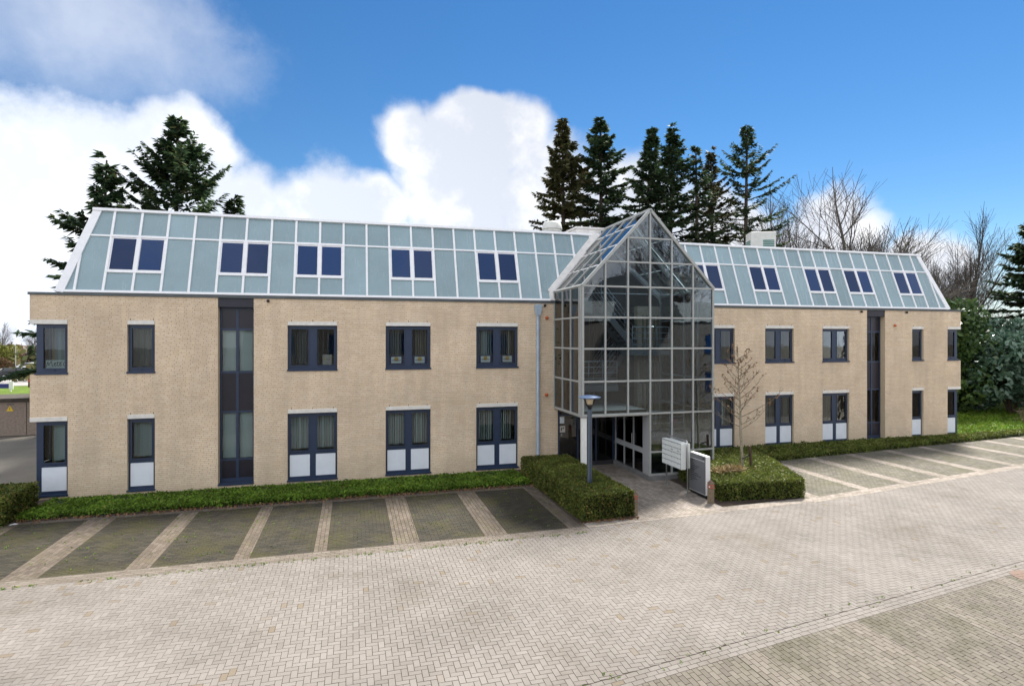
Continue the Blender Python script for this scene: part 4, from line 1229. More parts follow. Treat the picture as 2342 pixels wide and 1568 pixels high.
def hedge(name, label, cat, poly, z0, z1, dens, leaf, mat, bump=.03, core='hedge_core', group=None, ragged=.0, slope=.0):
    ar = np.array(poly); c0 = ar.mean(0)
    root = empty(name, (c0[0], c0[1], 0)); tag(root, label, cat, group)
    ins = [(c0[0] + (x - c0[0]) * (1 - .07 / max(.6, abs(x - c0[0]))), c0[1] + (y - c0[1]) * (1 - .07 / max(.3, abs(y - c0[1])))) for x, y in poly]
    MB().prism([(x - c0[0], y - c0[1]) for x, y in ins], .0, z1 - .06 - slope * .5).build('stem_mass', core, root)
    lo, hi = ar.min(0), ar.max(0)
    area = (hi[0] - lo[0]) * (hi[1] - lo[1])
    P = rng.uniform(lo, hi, (int(area * dens), 2)); P = P[in_poly(P, poly)]
    z = z1 + lumps(P, 3.1, 1.3) * bump + rng.normal(0, .018 + ragged, len(P)) - rng.uniform(0, .05, len(P))
    z -= slope * (P[:, 1] - lo[1]) / (hi[1] - lo[1])
    pts = [np.column_stack([P, z])]
    n = len(poly)
    for i in range(n):
        a, b = np.array(poly[i]), np.array(poly[(i + 1) % n]); L = np.linalg.norm(b - a)
        k = int(L * (z1 - z0) * dens)
        u = rng.uniform(0, 1, k); zz = z0 + (z1 - slope * (.5 * (a[1] + b[1]) - lo[1]) / (hi[1] - lo[1]) - z0 + .02) * rng.uniform(0, 1, k)
        d = (b - a) / L; nr = np.array([d[1], -d[0]])
        Q = a + np.outer(u, b - a)
        off = lumps(np.column_stack([u * L, zz * 1.5]), 4.0, 2.1 + i) * bump + rng.normal(0, .02 + ragged * .6, k) - rng.uniform(0, .05, k)
        # rounded shoulder
        off -= np.clip(zz - (z1 - .08), 0, 1) ** 2 * 5
        Q = Q + nr * off[:, None]
        pts.append(np.column_stack([Q, zz]))
    A = np.concatenate(pts); A[:, :2] -= c0
    leaf_cloud('foliage', A, leaf, mat, root, up=.6)
    return root

hedge('clipped_hedge', 'deep clipped green hedge block round the lamp post left of the entrance path', 'hedge',
      [(6.32, -6.80), (8.03, -6.72), (8.05, -1.15), (6.18, -1.05)], .02, .76, 1500, .052, 'hedge_leaf', .02)
hedge('clipped_hedge', 'clipped dark hedge block with a young tree in it right of the entrance path', 'hedge',
      [(11.42, -6.10), (14.40, -6.42), (15.45, -4.0), (16.2, -1.75), (13.55, -1.5), (13.5, -3.05), (11.75, -3.05)], .02, .62, 1300, .055, 'bed_leaf', .03)
hedge('clipped_hedge', 'dark boxy hedge at the far left corner of the building', 'hedge',
      [(-13.2, -3.0), (-9.40, -3.0), (-9.42, -.95), (-13.2, -.95)], .02, .80, 900, .06, 'hedge_leaf', .03)
hedge('ground_cover_hedge', 'long low bright green ground-cover hedge along the left wing', 'hedge',
      [(-9.35, -2.36), (6.15, -2.36), (6.15, -.16), (-9.35, -.16)], .0, .17, 1100, .06, 'cover_leaf', .05, ragged=.015, slope=.13)
hedge('ground_cover_hedge', 'long low green ground-cover hedge along the right wing', 'hedge',
      [(16.1, -1.55), (31.6, .02), (38.0, .75), (38.0, 1.2), (31.3, .93), (13.45, .93), (13.45, -1.45)], .0, .20, 600, .08, 'bed_leaf', .04, ragged=.012)

# fallen leaves and dry grass
P = np.column_stack([rng.uniform(-9.6, 6.2, 650), -2.46 + rng.normal(0, .09, 650), np.abs(rng.normal(.012, .008, 650)) + .004])
leaf_cloud('leaf_litter', P, .075, 'dead_leaf', kind='stuff', up=2.5)
P = np.column_stack([rng.normal(12.7, .28, 260), rng.normal(-4.75, .10, 260), .64 + np.abs(rng.normal(.02, .02, 260))])
leaf_cloud('dry_grass_clippings', P, .16, 'dry_grass', kind='stuff', up=.5, aspect=9)
P = np.column_stack([rng.uniform(6.25, 8.1, 160), -6.86 + rng.normal(0, .05, 160), np.full(160, .02)])
leaf_cloud('leaf_litter_by_hedge', P, .05, 'dead_leaf', kind='stuff', up=2.5)
n_g = 14000
P = np.column_stack([rng.uniform(31.3, 52, n_g), rng.uniform(.3, 9, n_g), rng.uniform(.02, .09, n_g)])
P = P[P[:, 1] > .35 + .115 * (P[:, 0] - 31.3)]
leaf_cloud('lawn_grass', P, .12, 'cover_leaf', kind='stuff', up=1.0, aspect=6)
pp_ = MB(); pp_.add([(-.09, -.05, 0), (.09, -.06, .012), (.11, .05, .004), (0, .07, .02), (-.1, .04, 0)], [(0, 1, 2, 3, 4)])
pp_ = pp_.build('litter_paper', 'sign_white', loc=(-9.25, -2.72, .012)); tag(pp_, 'scrap of white paper lying on the paving at the far left', 'litter')

Q = np.concatenate([np.column_stack([rng.uniform(-14, 6.2, 260), -7.62 + rng.normal(0, .05, 260)]), np.column_stack([rng.uniform(2, 16, 40), np.zeros(40)]), np.column_stack([rng.uniform(-14, 6.2, 300), rng.uniform(-7.1, -2.7, 300)])])
Q[260:300, 1] = fg_edge(Q[260:300, 0]) + rng.normal(0, .09, 40)
Q = np.repeat(Q, 4, 0) + rng.normal(0, .018, (len(Q) * 4, 2))
leaf_cloud('joint_weeds', np.column_stack([Q, rng.uniform(.003, .022, len(Q))]), .032, 'cover_leaf', kind='stuff', up=.8, aspect=3)
# ------------------------------------------------------------------ conifers
def spruce_mesh(H, zb, rmax, seed, droop=.25, sparse=0., top_pow=.8, quad=.30, whorl=.5, upturn=.35, gaps=0.):
    rg = np.random.default_rng(seed)
    tr = MB()
    lean = rg.normal(0, .012, 2)
    pts = [(lean[0] * z * z / H, lean[1] * z * z / H, z) for z in np.linspace(0, H * .985, 9)]
    tr.tube(pts, [max(.02, .014 * H * (1 - i / 9) + .02) for i in range(9)], 7)
    A, B, C = [], [], []
    z = zb
    while z < H - .25:
        f = 1 - (z - zb) / (H - zb)
        nb = 3 + int(rg.integers(2, 4))
        az0 = rg.uniform(0, 6.28)
        for k in range(nb):
            if rg.random() < sparse: continue
            zc0 = z
            L = 1.22 * rmax * (f ** (top_pow * .85)) * rg.uniform(.32, 1.22) * min(1., .12 + (H - zc0) / 4.2) + .14
            az = az0 + 6.28 * k / nb + rg.normal(0, .25)
            zc = z + rg.normal(0, whorl * .35)
            pitch = .25 * (1 - f) * 2.2 - droop * f + rg.normal(0, .10)
            u = np.linspace(0, 1, 7)
            r = L * u * math.cos(pitch)
            h = L * (u * math.sin(pitch) - droop * .55 * u ** 2 * f + upturn * .42 * u ** 3)
            bx, by = np.cos(az) * r, np.sin(az) * r
            px = np.interp(zc, [p[2] for p in pts], [p[0] for p in pts]); py = np.interp(zc, [p[2] for p in pts], [p[1] for p in pts])
            bp = np.column_stack([bx + px, by + py, h + zc])
            tr.tube([tuple(q) for q in bp[::2]], [.012 * L + .012, .008 * L + .01, .005 * L + .006, .006], 3, cap=False)
            n = int(22 + L * 50 * (1 - gaps * rg.random()))
            uu = np.clip(rg.beta(1.6, 1.1, n), .06, 1)
            base = np.column_stack([np.interp(uu, u, bp[:, i]) for i in range(3)])
            side = rg.choice([-1, 1], n) * rg.uniform(.35, 1.25, n)
            ln = quad * rg.uniform(.55, 1.5, n) * (.5 + .7 * np.sin(np.pi * np.clip(uu, .1, .93)))
            dz = rg.normal(-.28 * droop * 2, .28, n) - .05
            d = np.column_stack([np.cos(az + side), np.sin(az + side), dz]); d /= np.linalg.norm(d, axis=1)[:, None]
            up = np.column_stack([rg.normal(0, .4, n), rg.normal(0, .4, n), np.ones(n)])
            e = np.cross(d, up); e /= np.linalg.norm(e, axis=1)[:, None]
            A.append(base); B.append(d * ln[:, None]); C.append(e * (ln * rg.uniform(.13, .25, n))[:, None])
        z += whorl * rg.uniform(.7, 1.25) * (.55 + .6 * f)
    A, B, C = map(np.concatenate, (A, B, C))
    V = np.stack([A, A + B * .45 + C, A + B, A + B * .45 - C], 1).reshape(-1, 3)
    return tr, V
CONIF = {}
def conifer(label, loc, H, zb, rmax, seed, rz=0., mat='needle', group=None, name='spruce_tree', **kw):
    root = empty(name, loc, rz); tag(root, label, 'tree', group)
    tr, V = spruce_mesh(H, zb, rmax, seed, **kw)
    tr.build('trunk', 'bark', root)
    np_mesh('crown', V, np.arange(len(V)).reshape(-1, 4), mat, root)
    return root
GC = 'spruces in a row behind the building'
conifer('leftmost brownish-topped spruce of the row behind the glass gable', (14.75, 17, 0), 21.3, 6, 3.5, 11, mat='needle_brown', group=GC, droop=.5, quad=.36)
conifer('tallest dense spruce of the row, second from the left', (18.0, 17.6, 0), 22.2, 5, 4.2, 12, group=GC, droop=.4, quad=.36)
conifer('slim dark spruce, third from the left in the row', (20.7, 16.4, 0), 20.6, 5, 3.7, 13, group=GC, droop=.4, quad=.34)
conifer('wide-topped spruce right above the glass gable', (23.3, 17, 0), 21.4, 7, 3.9, 14, group=GC, droop=.25, gaps=.3, sparse=.1, quad=.34)
conifer('thin straggly spruce with bare lower trunk, third from right in the row', (25.5, 16.5, 0), 20.0, 9, 2.8, 15, group=GC, sparse=.3, gaps=.5)
conifer('lower leaning spruce beside the rightmost spruce', (27.9, 18, 0), 20.3, 6, 3.5, 16, mat='needle_brown', group=GC, sparse=.2, gaps=.4, upturn=.5)
conifer('rightmost spruce of the row, open crown with a clear trunk', (30.1, 17, 0), 22.4, 6, 4.2, 17, group=GC, sparse=.22, gaps=.5, upturn=.5, top_pow=.65, whorl=.62)
conifer('large shaggy spruce behind the left end of the roof', (-9.9, 15, 0), 18.2, 4, 4.4, 21, droop=.1, sparse=.08, gaps=.2, upturn=.6, quad=.40, whorl=.55)
conifer('small spruce top peeping over the roof right of the large shaggy spruce', (-6.7, 16, 0), 13.9, 4, 3.0, 22, droop=.15, quad=.36)
conifer('thin swaying spruce with long bare-stemmed branches at the left end of the building', (-13.3, 14.2, 0), 15.3, 4.2, 4.0, 27, droop=.3, sparse=.18, gaps=.2, upturn=.4, whorl=.75, quad=.46, top_pow=1.0)
conifer('tall spruce at the right edge of the view', (57.5, 14, 0), 16.6, 2, 4.6, 24, droop=.35, quad=.45)

# ------------------------------------------------------------------ bare trees
def bare_mesh(seed, H, r0, first=.3, spread=.55, levels=5, kids=(3, 4), up=.25, shorten=.66, wig=.09, minr=.012):
    rg = random.Random(seed); m = MB()
    def grow(p, d, L, r, lv):
        n = 4 if lv == 0 else 3
        pts = [p]; dd = d.copy(); q = p.copy()
        for k in range(n):
            dd = (dd + Vector((rg.gauss(0, wig), rg.gauss(0, wig), rg.gauss(0, wig) + up * .10))).normalized()
            q = q + dd * (L / n); pts.append(q.copy())
        r1 = max(minr * .6, r * (.62 if lv else .55))
        m.tube(pts, [r + (r1 - r) * k / n for k in range(n + 1)], 6 if lv == 0 else (5 if lv == 1 else 3), cap=False)
        if lv >= levels: return
        nk = rg.randint(*kids) + (2 if lv == 0 else 0)
        for k in range(nk):
            u = first + (1 - first) * (k + rg.random() * .8) / nk if lv == 0 else .25 + .75 * (k + rg.random()) / nk
            u = min(u, .98); i = int(u * n); fr = u * n - i; i = min(i, n - 1)
            pp = pts[i].lerp(pts[i + 1], fr); bd = (pts[i + 1] - pts[i]).normalized()
            ax = Vector((rg.gauss(0, 1), rg.gauss(0, 1), rg.gauss(0, 1))).cross(bd)
            if ax.length < .01: continue
            ang = spread * rg.uniform(.6, 1.35)
            nd = (Matrix.Rotation(ang, 3, ax.normalized()) @ bd); nd.z += up * .35; nd.normalize()
            grow(pp, nd, L * shorten * rg.uniform(.65, 1.15) * (1.05 - .25 * u if lv == 0 else 1), max(minr * .6, r * (1 - .45 * u) * .62), lv + 1)
        # leader
        grow(pts[-1], dd, L * shorten * .9, r1, lv + 1)
    grow(Vector((0, 0, 0)), Vector((0, 0, 1)), H * .26, r0, 0)
    return m
BT = []
for sd, H, sp in ((31, 17, .50), (32, 15, .56), (33, 15, .46)):
    o = bare_mesh(sd, H, .21, .35, sp, 5, (3, 4), .16, .77, .055, .011).build('branches', 'bark_grey'); BT.append(o.data); bpy.data.objects.remove(o)
def bare(label, loc, k, s, rz, group='bare trees beyond the right wing', wide=1.0):
    root = empty('bare_tree', loc, rz); root.scale = (s * wide, s * wide, s); tag(root, label, 'tree', group)
    share('branches', BT[k], root, (0, 0, 0))
    return root
bare('large spreading bare tree behind the right end of the roof', (49.0, 26, 0), 1, 2.2, .4, wide=1.2)
bare('bare tree beside the rightmost spruce behind the roof', (42.0, 24, 0), 0, 1.65, 2.0, wide=1.2)
bare('dense bare tree low behind the right roof corner', (45.5, 21, 0), 2, 1.5, 1.2, wide=1.2)
bare('twiggy bare tree just right of the roof corner', (51.0, 17, 0), 2, 1.35, 4.0)
bare('forked bare tree between the roof corner and the edge spruce', (56.5, 20, 0), 0, 1.45, 5.2)
bare('faint bare treetop showing above the roof right of the left spruces', (-7.6, 40, 0), 1, 1.45, .9)
bare('bare tree standing among the evergreens at the right edge', (62.0, 22, 0), 1, 1.3, 3.0)

# evergreen shrubs by the lawn
def shrub(name, label, loc, rad, h, n, leaf, mat, seed, group=None, lobes=14):
    rg = np.random.default_rng(seed)
    root = empty(name, loc); tag(root, label, 'shrub', group)
    cs = np.column_stack([rg.normal(0, rad * .45, lobes), rg.normal(0, rad * .4, lobes), rg.uniform(.2, .86, lobes) * h])
    cs[:, :2] *= np.clip(1.25 - cs[:, 2:3] / h, .25, 1)
    rs = rg.uniform(.24, .42, lobes) * min(rad, h) * 1.0
    tr = MB()
    for c in cs[:8]: tr.tube([(0, 0, 0), (c[0] * .4, c[1] * .4, c[2] * .5), tuple(c)], [.09, .06, .02], 5)
    tr.build('stems', 'bark', root)
    per = n // lobes; P = []
    for c, r in zip(cs, rs):
        d = rg.normal(0, 1, (per, 3)); d /= np.linalg.norm(d, axis=1)[:, None]
        P.append(c + d * (r * rg.uniform(.55, 1.08, per) ** .5)[:, None])
    P = np.concatenate(P); P = P[P[:, 2] > .03]
    leaf_cloud('foliage', P, leaf, mat, root, up=.5)
    return root
shrub('laurel_shrub', 'tall dark green laurel right behind the far corner of the right wing', (40.5, 9.5, 0), 4.0, 7.6, 15000, .30, 'laurel', 41, lobes=30)
shrub('laurel_shrub', 'dark laurel filling the gap deep behind the lawn', (36.8, 12.0, 0), 3.2, 6.6, 11000, .30, 'laurel', 42, lobes=26)
shrub('rhododendron_shrub', 'big rounded blue-green rhododendron at the right edge above the lawn', (44.2, 7.2, 0), 3.6, 5.6, 14000, .27, 'rhodo', 43, lobes=28)
shrub('rhododendron_shrub', 'dark rhododendron low behind the lawn at the far right', (49.5, 9.5, 0), 4.2, 6.4, 12000, .29, 'rhodo', 44, lobes=28)
shrub('laurel_shrub', 'dark laurel mass behind the rhododendrons at the right edge', (48.0, 14.5, 0), 5.0, 8.4, 13000, .36, 'laurel', 45, lobes=34)
tw_ = bare_mesh(51, 3.2, .03, .1, .7, 4, (2, 3), .05, .7, .12, .006).build('branches', 'twig_warm')
rt = empty('bare_shrub', (38.6, 2.6, 0)); tag(rt, 'pale leafless low shrub on the lawn at the right edge', 'shrub'); tw_.parent = rt; tw_.rotation_euler = (0, R(-42), .3)

# ------------------------------------------------------------------ young street tree in the hedge
yt = empty('young_tree', (13.61, -4.26, .0)); tag(yt, 'slender young bare tree with a few brown seed heads in front of the right wing', 'tree')
rgx = random.Random(5); m = MB(); tips = []
tp = [(0, 0, 0), (.01, .0, .9), (-.04, .02, 1.9), (-.06, .02, 2.9), (-.13, .03, 3.9), (-.16, .03, 5.0)]
m.tube(tp, [.062, .052, .046, .034, .02, .006], 8)
m.build('trunk', 'bark_pale', yt, True)
m = MB()
for k in range(34):
    z = 1.95 + 2.8 * (k / 34) ** .95
    i = max(j for j in range(len(tp) - 1) if tp[j][2] <= z); u = (z - tp[i][2]) / (tp[i + 1][2] - tp[i][2])
    p = Vector(tp[i]).lerp(Vector(tp[i + 1]), u)
    az = k * 2.4 + rgx.uniform(-.4, .4); L = (1.55 - .42 * (z - 1.95)) * rgx.uniform(.7, 1.15) * .92 + .1
    d = Vector((math.cos(az), math.sin(az), rgx.uniform(.45, .8) if z > 2.3 else rgx.uniform(.25, .5))).normalized()
    pts = [p]; q = p.copy(); dd = d.copy()
    for s in range(4):
        dd = (dd + Vector((rgx.gauss(0, .10), rgx.gauss(0, .10), .08))).normalized(); q = q + dd * L / 4; pts.append(q.copy())
    m.tube(pts, [.014, .011, .008, .006, .004], 4, cap=False)
    for s in range(1, 5):
        for rep in range(2):
            sd = (dd + Vector((rgx.gauss(0, .6), rgx.gauss(0, .6), rgx.gauss(.2, .4)))).normalized()
            e = pts[s] + sd * L * rgx.uniform(.12, .3)
            m.tube([pts[s], pts[s].lerp(e, .5) + Vector((0, 0, .01)), e], [.006, .005, .003], 3, cap=False)
            if rgx.random() < .42: tips.append(e)
    tips.append(pts[-1])
m.build('branches', 'twig_warm', yt)
tips = np.array([tuple(t_) for t_ in tips])
leaf_cloud('seed_heads', np.repeat(tips, 3, 0) + rng.normal(0, .02, (len(tips) * 3, 3)), .055, 'dead_leaf', yt, kind='stuff')
sk = MB(); sk.bbox(-.04, .04, -.04, .04, 0, 1.32, .008)
stake = sk.build('tree_stake', 'wood_dark', loc=(14.08, -4.22, .02)); stake.rotation_euler = (R(-2), R(-3.5), .2)
tag(stake, 'dark wooden stake tied to the young tree', 'stake')
MB().bar((-.46, -.04, .92), (.02, 0, 1.02), .012, .05, (0, 0, 1)).build('tie_strap', 'black', stake)

# ================================================================== STREET FURNITURE
lamp = empty('street_lamp', (7.16, -5.40, 0)); tag(lamp, 'blue-grey lamp post with a shallow disc hood rising from the hedge', 'street lamp')
MB().lathe([(.085, 0), (.085, .9), (.078, .92), (.075, 2.98), (.062, 3.0), (.058, 3.06)], n=18).build('post', 'lamp_blue', lamp, True)
MB().lathe([(.06, 3.06), (.075, 3.12), (.105, 3.17), (.10, 3.19)], n=18).build('socket', 'black', lamp, True)
MB().lathe([(.085, 3.19), (.115, 3.36), (.118, 3.38)], n=18).build('lantern_glass', 'lamp_glow', lamp, True)
MB().lathe([(.10, 3.385), (.33, 3.40), (.352, 3.42), (.348, 3.435), (.20, 3.475), (.02, 3.495)], n=32).build('hood', 'lamp_cap', lamp, True)
for k in range(4):
    a = k * math.pi / 2 + .4
    MB().tube([(.10 * math.cos(a), .10 * math.sin(a), 3.17), (.27 * math.cos(a), .27 * math.sin(a), 3.395)], .010, 6).build('strut', 'black', lamp)

def bollard(label, loc, rz):
    r = empty('bollard', loc, rz); tag(r, label, 'bollard', 'wooden posts flanking the path')
    b = MB(); b.hexa([(-.075, -.075, 0), (.075, -.075, 0), (.075, .075, 0), (-.075, .075, 0)], [(-.075, -.075, .66), (.075, -.075, .66), (.075, .075, .66), (-.075, .075, .66)])
    b.build('post', 'wood_weathered', r)
    MB().hexa([(-.08, -.08, .66), (.08, -.08, .66), (.08, .08, .66), (-.08, .08, .66)], [(-.015, -.015, .735), (.015, -.015, .735), (.015, .015, .735), (-.015, .015, .735)]).build('cap', 'wood_dark', r)
    for z in (.50, .575):
        MB().box(-.079, .079, -.079, .079, z, z + .022).build('stripe', 'red', r)
    MB().box(-.082, -.078, -.05, .0, .52, .56).build('reflector', 'sign_white', r)
bollard('squat wooden post with red bands beside the grey directory sign', (11.03, -6.12, 0), .12)
bollard('wooden post with red bands against the end of the left hedge block', (8.08, -6.60, 0), .05)

dc = empty('drain_cover', (14.45, -12.95, .006)); tag(dc, 'rusty round iron cover in the paving at the right edge', 'drain cover')
MB().lathe([(.36, 0), (.36, .006), (.33, .008)], n=28).build('rim', 'iron', dc)
for k in range(5): MB().box(-.26, .26, -.20 + k * .09, -.16 + k * .09, .008, .012).build('rib', 'iron', dc)

# mailboxes
mb = empty('mailbox_cabinet', (10.90, -4.29, 0)); tag(mb, 'white multi-door mailbox cabinet on a steel tube frame beside the path', 'mailbox')
c = MB(); c.bbox(-.19, -.005, -.63, .63, .82, 1.70, .008); body = c.build('front_box', 'mail_white', mb)
MB().bbox(.045, .17, -.60, .60, .84, 1.68, .008).build('rear_box', 'mail_white', mb)
MB().box(-.1925, -.1905, -.612, .612, .838, 1.685).build('door_gap', 'sign_grey', mb)
for r_ in range(5):
    for k in range(3):
        ya, z = -.60 + k * .405, .845 + r_ * .168
        MB().box(-.200, -.193, ya, ya + .392, z, z + .146).build('mail_door', 'mail_white', mb)
        MB().box(-.204, -.201, ya + .16, ya + .19, z + .118, z + .134).build('lock', 'ink', mb)
        if (r_, k) in ((3, 0), (3, 1)): MB().box(-.203, -.201, ya + .06, ya + .22, z + .055, z + .075).build('name_plate', 'wood_dark', mb)
MB().tube([(.02, -.68, 0), (.02, -.68, 1.70), (.02, -.65, 1.76), (.02, -.60, 1.785), (.02, .60, 1.785), (.02, .65, 1.76), (.02, .68, 1.70), (.02, .68, 0)], .024, 8).build('tube_frame', 'steel', mb, True)
for y in (-.68, .68): MB().lathe([(.06, 0), (.06, .012), (.03, .02)], (.02, y, 0), 12).build('foot', 'steel', mb)

# directory sign
ds = empty('directory_sign', (11.26, -5.15, 0)); tag(ds, 'grey slab directory sign with rows of dark lettering next to the mailbox cabinet', 'sign')
MB().box(-.06, .07, -.45, .45, 0, .10).build('base', 'black', ds)
MB().bbox(-.085, .09, -.48, .48, .10, 1.38, .006).build('slab', 'sign_white', ds)
MB().box(-.089, -.0855, -.476, .476, .115, 1.372).build('face', 'sign_grey', ds)
MB().box(-.0915, -.0892, -.42, .42, 1.195, 1.208).build('rule', 'sign_white', ds)
text('138', .085, (-.0915, -.33, 1.285), 'ink', ds, (R(90), 0, R(-90)))
wl = [.18, .17, .20, .52, .42, .28, .22, .46, .62, .34, .40, .16]
for k, L in enumerate(wl):
    x = 0.
    z = 1.135 - k * .063
    m = MB()
    while x < L:
        ww = min(random.uniform(.05, .12), L - x)
        if ww > .015: m.box(-.0912, -.0892, .40 - x - ww, .40 - x, z, z + .024)
        x += ww + .02
    m.build('text_line', 'ink', ds)

# ================================================================== FAR LEFT: hut, verge, car park
hut = empty('transformer_hut', (-19.0, 16.0, 0)); tag(hut, 'low brown concrete transformer hut with flat dark roof and warning triangle', 'hut')
h = MB(); h.box(-6, 2.4, -1.0, 1.8, 0, 1.82); h.build('wall', 'hut', hut)
h = MB(); h.box(-6.1, 2.5, -1.1, 1.9, 1.82, 2.02); h.build('roof', 'hut_roof', hut)
for x in (-1.1, .4, 1.9): MB().box(x - .012, x + .012, -1.012, -1.001, .05, 1.8).build('joint', 'hut_roof', hut)
t_ = MB(); t_.add([(-.17, 0, 0), (.17, 0, 0), (0, 0, .3), (-.17, -.012, 0), (.17, -.012, 0), (0, -.012, .3)], [(0, 2, 1), (3, 4, 5), (0, 1, 4, 3), (1, 2, 5, 4), (2, 0, 3, 5)])
ws = t_.build('warning_sign', 'yellow', hut, loc=(1.15, -1.004, 1.33))
MB().box(-.012, .012, -.016, -.013, .07, .2).build('warning_mark', 'ink', ws)
MB().box(1.0, 1.35, -1.012, -1.002, 1.68, 1.71).build('name_strip', 'ink', hut)
bs = empty('estate_sign', (-33.6, 45.5, 0)); tag(bs, 'low blue board sign with white end on the grass verge at far left', 'sign')
for x in (-1.6, 1.15): MB().box(x - .05, x + .05, -.035, .035, 0, .36).build('leg', 'white_paint', bs)
MB().box(-2.6, 1.0, -.04, .04, .35, .80).build('board', 'print_blue', bs); MB().box(1.002, 1.35, -.04, .04, .25, 1.0).build('end_panel', 'white_paint', bs)
for i, (x, y) in enumerate(((-33.5, 51.5), (-30.6, 54.0), (-37.2, 50.0))):
    q = empty('bollard', (x, y, 0)); tag(q, ['dark round bollard right of the blue sign on the verge', 'dark round bollard on the verge nearest the brick corner', 'dark round bollard half cut by the left edge'][i], 'bollard', 'bollards along the car park')
    MB().lathe([(.26, 0), (.26, .85), (.22, .98), (.05, 1.02)], n=12).build('post', 'wood_dark', q, True)
    MB().lathe([(.265, .62), (.265, .78)], n=12).build('band', 'red', q)

def car(label, loc, rz, paint, L=4.5):
    r = empty('parked_car', loc, rz); tag(r, label, 'car', 'cars in the car park')
    def loft(sections, mat, name):
        m = MB(); n = len(sections[0])
        for s in sections: m.v.extend(s)
        for i in range(len(sections) - 1):
            for k in range(n):
                m.f.append([i * n + k, i * n + (k + 1) % n, (i + 1) * n + (k + 1) % n, (i + 1) * n + k]); m.mi.append(0)
        m.f.append(list(range(n - 1, -1, -1))); m.f.append([(len(sections) - 1) * n + k for k in range(n)]); m.mi += [0, 0]
        return m.build(name, mat, r, True)
    sec = lambda x, w, z0, z1: [(x, -w, z0 + .08), (x, -w * .93, z0), (x, w * .93, z0), (x, w, z0 + .08), (x, w, z1 - .18), (x, w * .93, z1), (x, -w * .93, z1), (x, -w, z1 - .18)]
    h_ = L / 2
    loft([sec(-h_, .70, .40, .80), sec(-h_ + .12, .84, .24, .95), sec(-1.3, .89, .20, .98), sec(.5, .89, .20, .96), sec(1.2, .88, .20, .90), sec(h_ - .25, .82, .22, .76), sec(h_, .66, .34, .62)], paint, 'body')
    roof = lambda x, w, z: [(x, -w, .92), (x, w, .92), (x, w * .82, z), (x, -w * .82, z)]
    loft([roof(-h_ + .25, .80, .96), roof(-h_ + .75, .82, 1.40), roof(-.5, .83, 1.47), roof(.35, .82, 1.42), roof(1.15, .80, .95)], 'car_glass', 'window_band')
    top = lambda x, w, z: [(x, -w, z - .05), (x, w, z - .05), (x, w, z), (x, -w, z)]
    loft([top(-h_ + .70, .66, 1.40), top(-.5, .69, 1.49), top(.38, .67, 1.44)], paint, 'roof')
    for s in (-1, 1):
        MB().bar((-h_ + .22, s * .80, .95), (-h_ + .74, s * .68, 1.41), .10, .05, (0, 1, 0)).build('pillar', paint, r)
        MB().bar((.40, s * .69, 1.42), (1.17, s * .80, .94), .08, .05, (0, 1, 0)).build('pillar', paint, r)
        MB().box(-.35, -.27, s * .80 - .03, s * .80 + .03, .95, 1.42).build('pillar', paint, r)
        MB().box(-h_ - .005, -h_ + .10, s * .62 - .16, s * .62 + .16, .66, .80).build('tail_light', 'red', r)
        MB().box(h_ - .16, h_ - .02, s * .56 - .16, s * .56 + .16, .52, .64).build('headlight', 'sign_white', r)
        for x in (-h_ + .85, h_ - .85):
            wv = MB(); wv.lathe([(.20, -.09), (.31, -.10), (.33, -.06), (.33, .06), (.31, .10), (.20, .09)], n=18)
            wh = wv.build('wheel', 'rubber', r, True, (x, s * .80, .33)); wh.rotation_euler = (R(90), 0, 0)
            MB().lathe([(.20, -.095), (.21, -.102), (.05, -.108), (.05, .108), (.21, .102), (.20, .095)], n=14).build('rim', 'chrome', wh, True)
    return r
car('black saloon car seen from the side in the car park at far left', (-41.6, 66.8, 0), .22, 'car_black', 4.6)
car('white hatchback parked behind the black car at far left', (-47.6, 83.5, 0), .18, 'car_white', 4.3)
for i, x in enumerate((-52.2, -49.4)):
    q = empty('street_lamp', (x, 88 + i, 0)); tag(q, ['slim car park lamp at far left, left one of two', 'slim car park lamp at far left, right one of two'][i], 'street lamp', 'car park lamps')
    MB().tube([(0, 0, 0), (0, 0, 4.3)], [.06, .04], 6).build('post', 'grey_metal', q); MB().bbox(-.45, .45, -.15, .15, 4.3, 4.42, .03).build('lamp_head', 'sign_white', q)
GB = 'trees and shrubs beyond the car park'
shrub('willow_shrub', 'yellow-green budding shrub beyond the car park at the left edge', (-61.5, 101, 0), 4.0, 4.3, 3500, .34, 'olive_leaf', 61, GB)
shrub('willow_shrub', 'olive green shrub beyond the car park next to the brick corner', (-50.8, 100, 0), 3.6, 4.0, 3500, .34, 'olive_leaf', 62, GB)
shrub('plum_shrub', 'dull pink flowering plum shrub between the green shrubs', (-56.3, 102, 0), 2.4, 3.6, 2200, .30, 'plum_leaf', 63, GB)
shrub('beech_hedge', 'rusty brown clipped shrub beside the car park at the left edge', (-56.5, 92, 0), 2.8, 1.9, 2200, .26, 'brown_leaf', 64, GB)
conifer('small dark conifer beyond the white car', (-53.2, 95, 0), 4.1, .2, 1.0, 65, droop=.1, quad=.4, name='small_conifer')
for i, (x, y, k, s, rz) in enumerate(((-66, 112, 0, .72, 1), (-60, 110, 2, .72, 2), (-54, 113, 1, .66, 3), (-49, 112, 2, .6, 4.4))):
    bare(['bare tree beyond the shrubs cut by the left edge', 'tall bare tree behind the yellow-green shrub', 'small bare tree behind the plum shrub', 'small bare tree behind the olive shrub near the brick corner'][i], (x, y, 0), k, s, rz, GB)
P = np.column_stack([rng.uniform(-95, -20, 9000), rng.uniform(104, 125, 9000), np.zeros(9000)]); P[:, 2] = np.abs(rng.normal(0, 1, 9000)) * 1.3 + .1
leaf_cloud('far_thicket', P, .8, 'brown_leaf', kind='stuff')
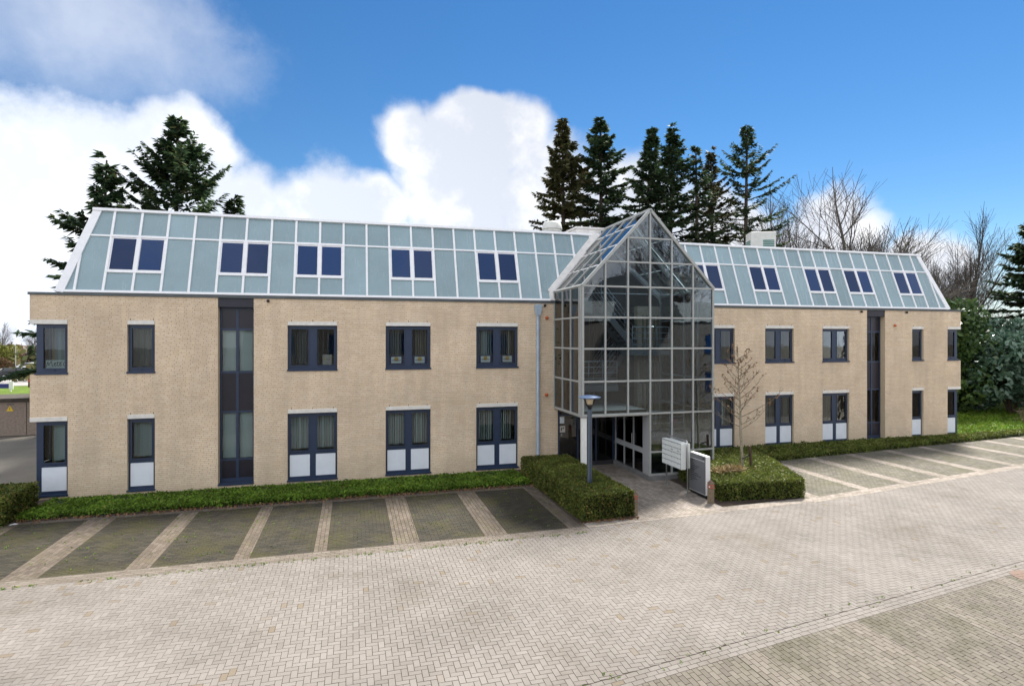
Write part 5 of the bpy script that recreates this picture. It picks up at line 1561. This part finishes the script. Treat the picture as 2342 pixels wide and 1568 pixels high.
P = np.column_stack([rng.uniform(-40, 120, 9000), rng.uniform(60, 75, 9000), np.zeros(9000)]); P[:, 2] = np.abs(rng.normal(0, 1, 9000)) * 1.6 + .1
leaf_cloud('far_thicket_behind', P, .8, 'needle_brown', kind='stuff')

# ================================================================== OPPOSITE SIDE OF THE YARD (behind the viewpoint, mirrored in the glass)
op = empty('opposite_building', (12, -24.5, 0)); tag(op, 'brick office block across the yard, mirrored in the glass of the tower', 'building')
m = MB(); m.box(-20, 20, -10, 0, 0, 6.6); m.build('wall', 'opposite_brick', op)
m = MB(); m.hexa([(-20.1, -10.1, 6.6), (20.1, -10.1, 6.6), (20.1, .1, 6.6), (-20.1, .1, 6.6)], [(-19, -9, 8.2), (19, -9, 8.2), (19, -1.1, 8.2), (-19, -1.1, 8.2)]); m.build('roof', 'flashing', op)
m = MB(); m.add([(7.2, -8, 6.7), (12.8, -8, 6.7), (10, -8, 10.6), (7.2, 1.5, 6.7), (12.8, 1.5, 6.7), (10, 1.5, 10.6)], [(0, 1, 2), (3, 5, 4), (0, 2, 5, 3), (1, 4, 5, 2), (0, 3, 4, 1)])
m.build('gable', 'flashing', op)
for k in range(9):
    x = -18 + k * 4.2
    if 6 < x < 13: continue
    for z in (.9, 4.0):
        wn = MB().box(x, x + 1.7, .005, .03, z, z + 1.6).build('window', 'frame_blue', op)
        MB().box(x + .1, x + .8, .032, .04, z + .1, z + 1.5).build('pane', 'roof_window', wn); MB().box(x + .9, x + 1.6, .032, .04, z + .1, z + 1.5).build('pane', 'roof_window', wn)
for i, (x, y, k, s) in enumerate(((10, -39, 0, 1.5), (19, -42, 1, 1.7), (27, -38, 2, 1.6), (35, -41, 0, 1.6), (3, -41, 1, 1.5))):
    bare(['bare tree mirrored left of centre in the tower gable glass', 'bare tree mirrored at the centre of the tower gable glass', 'bare tree mirrored right of centre in the tower gable glass', 'bare tree behind the right end of the opposite block', 'bare tree behind the left part of the opposite block'][i], (x, y, 0), k, s, i * 1.3, 'bare trees behind the opposite block')
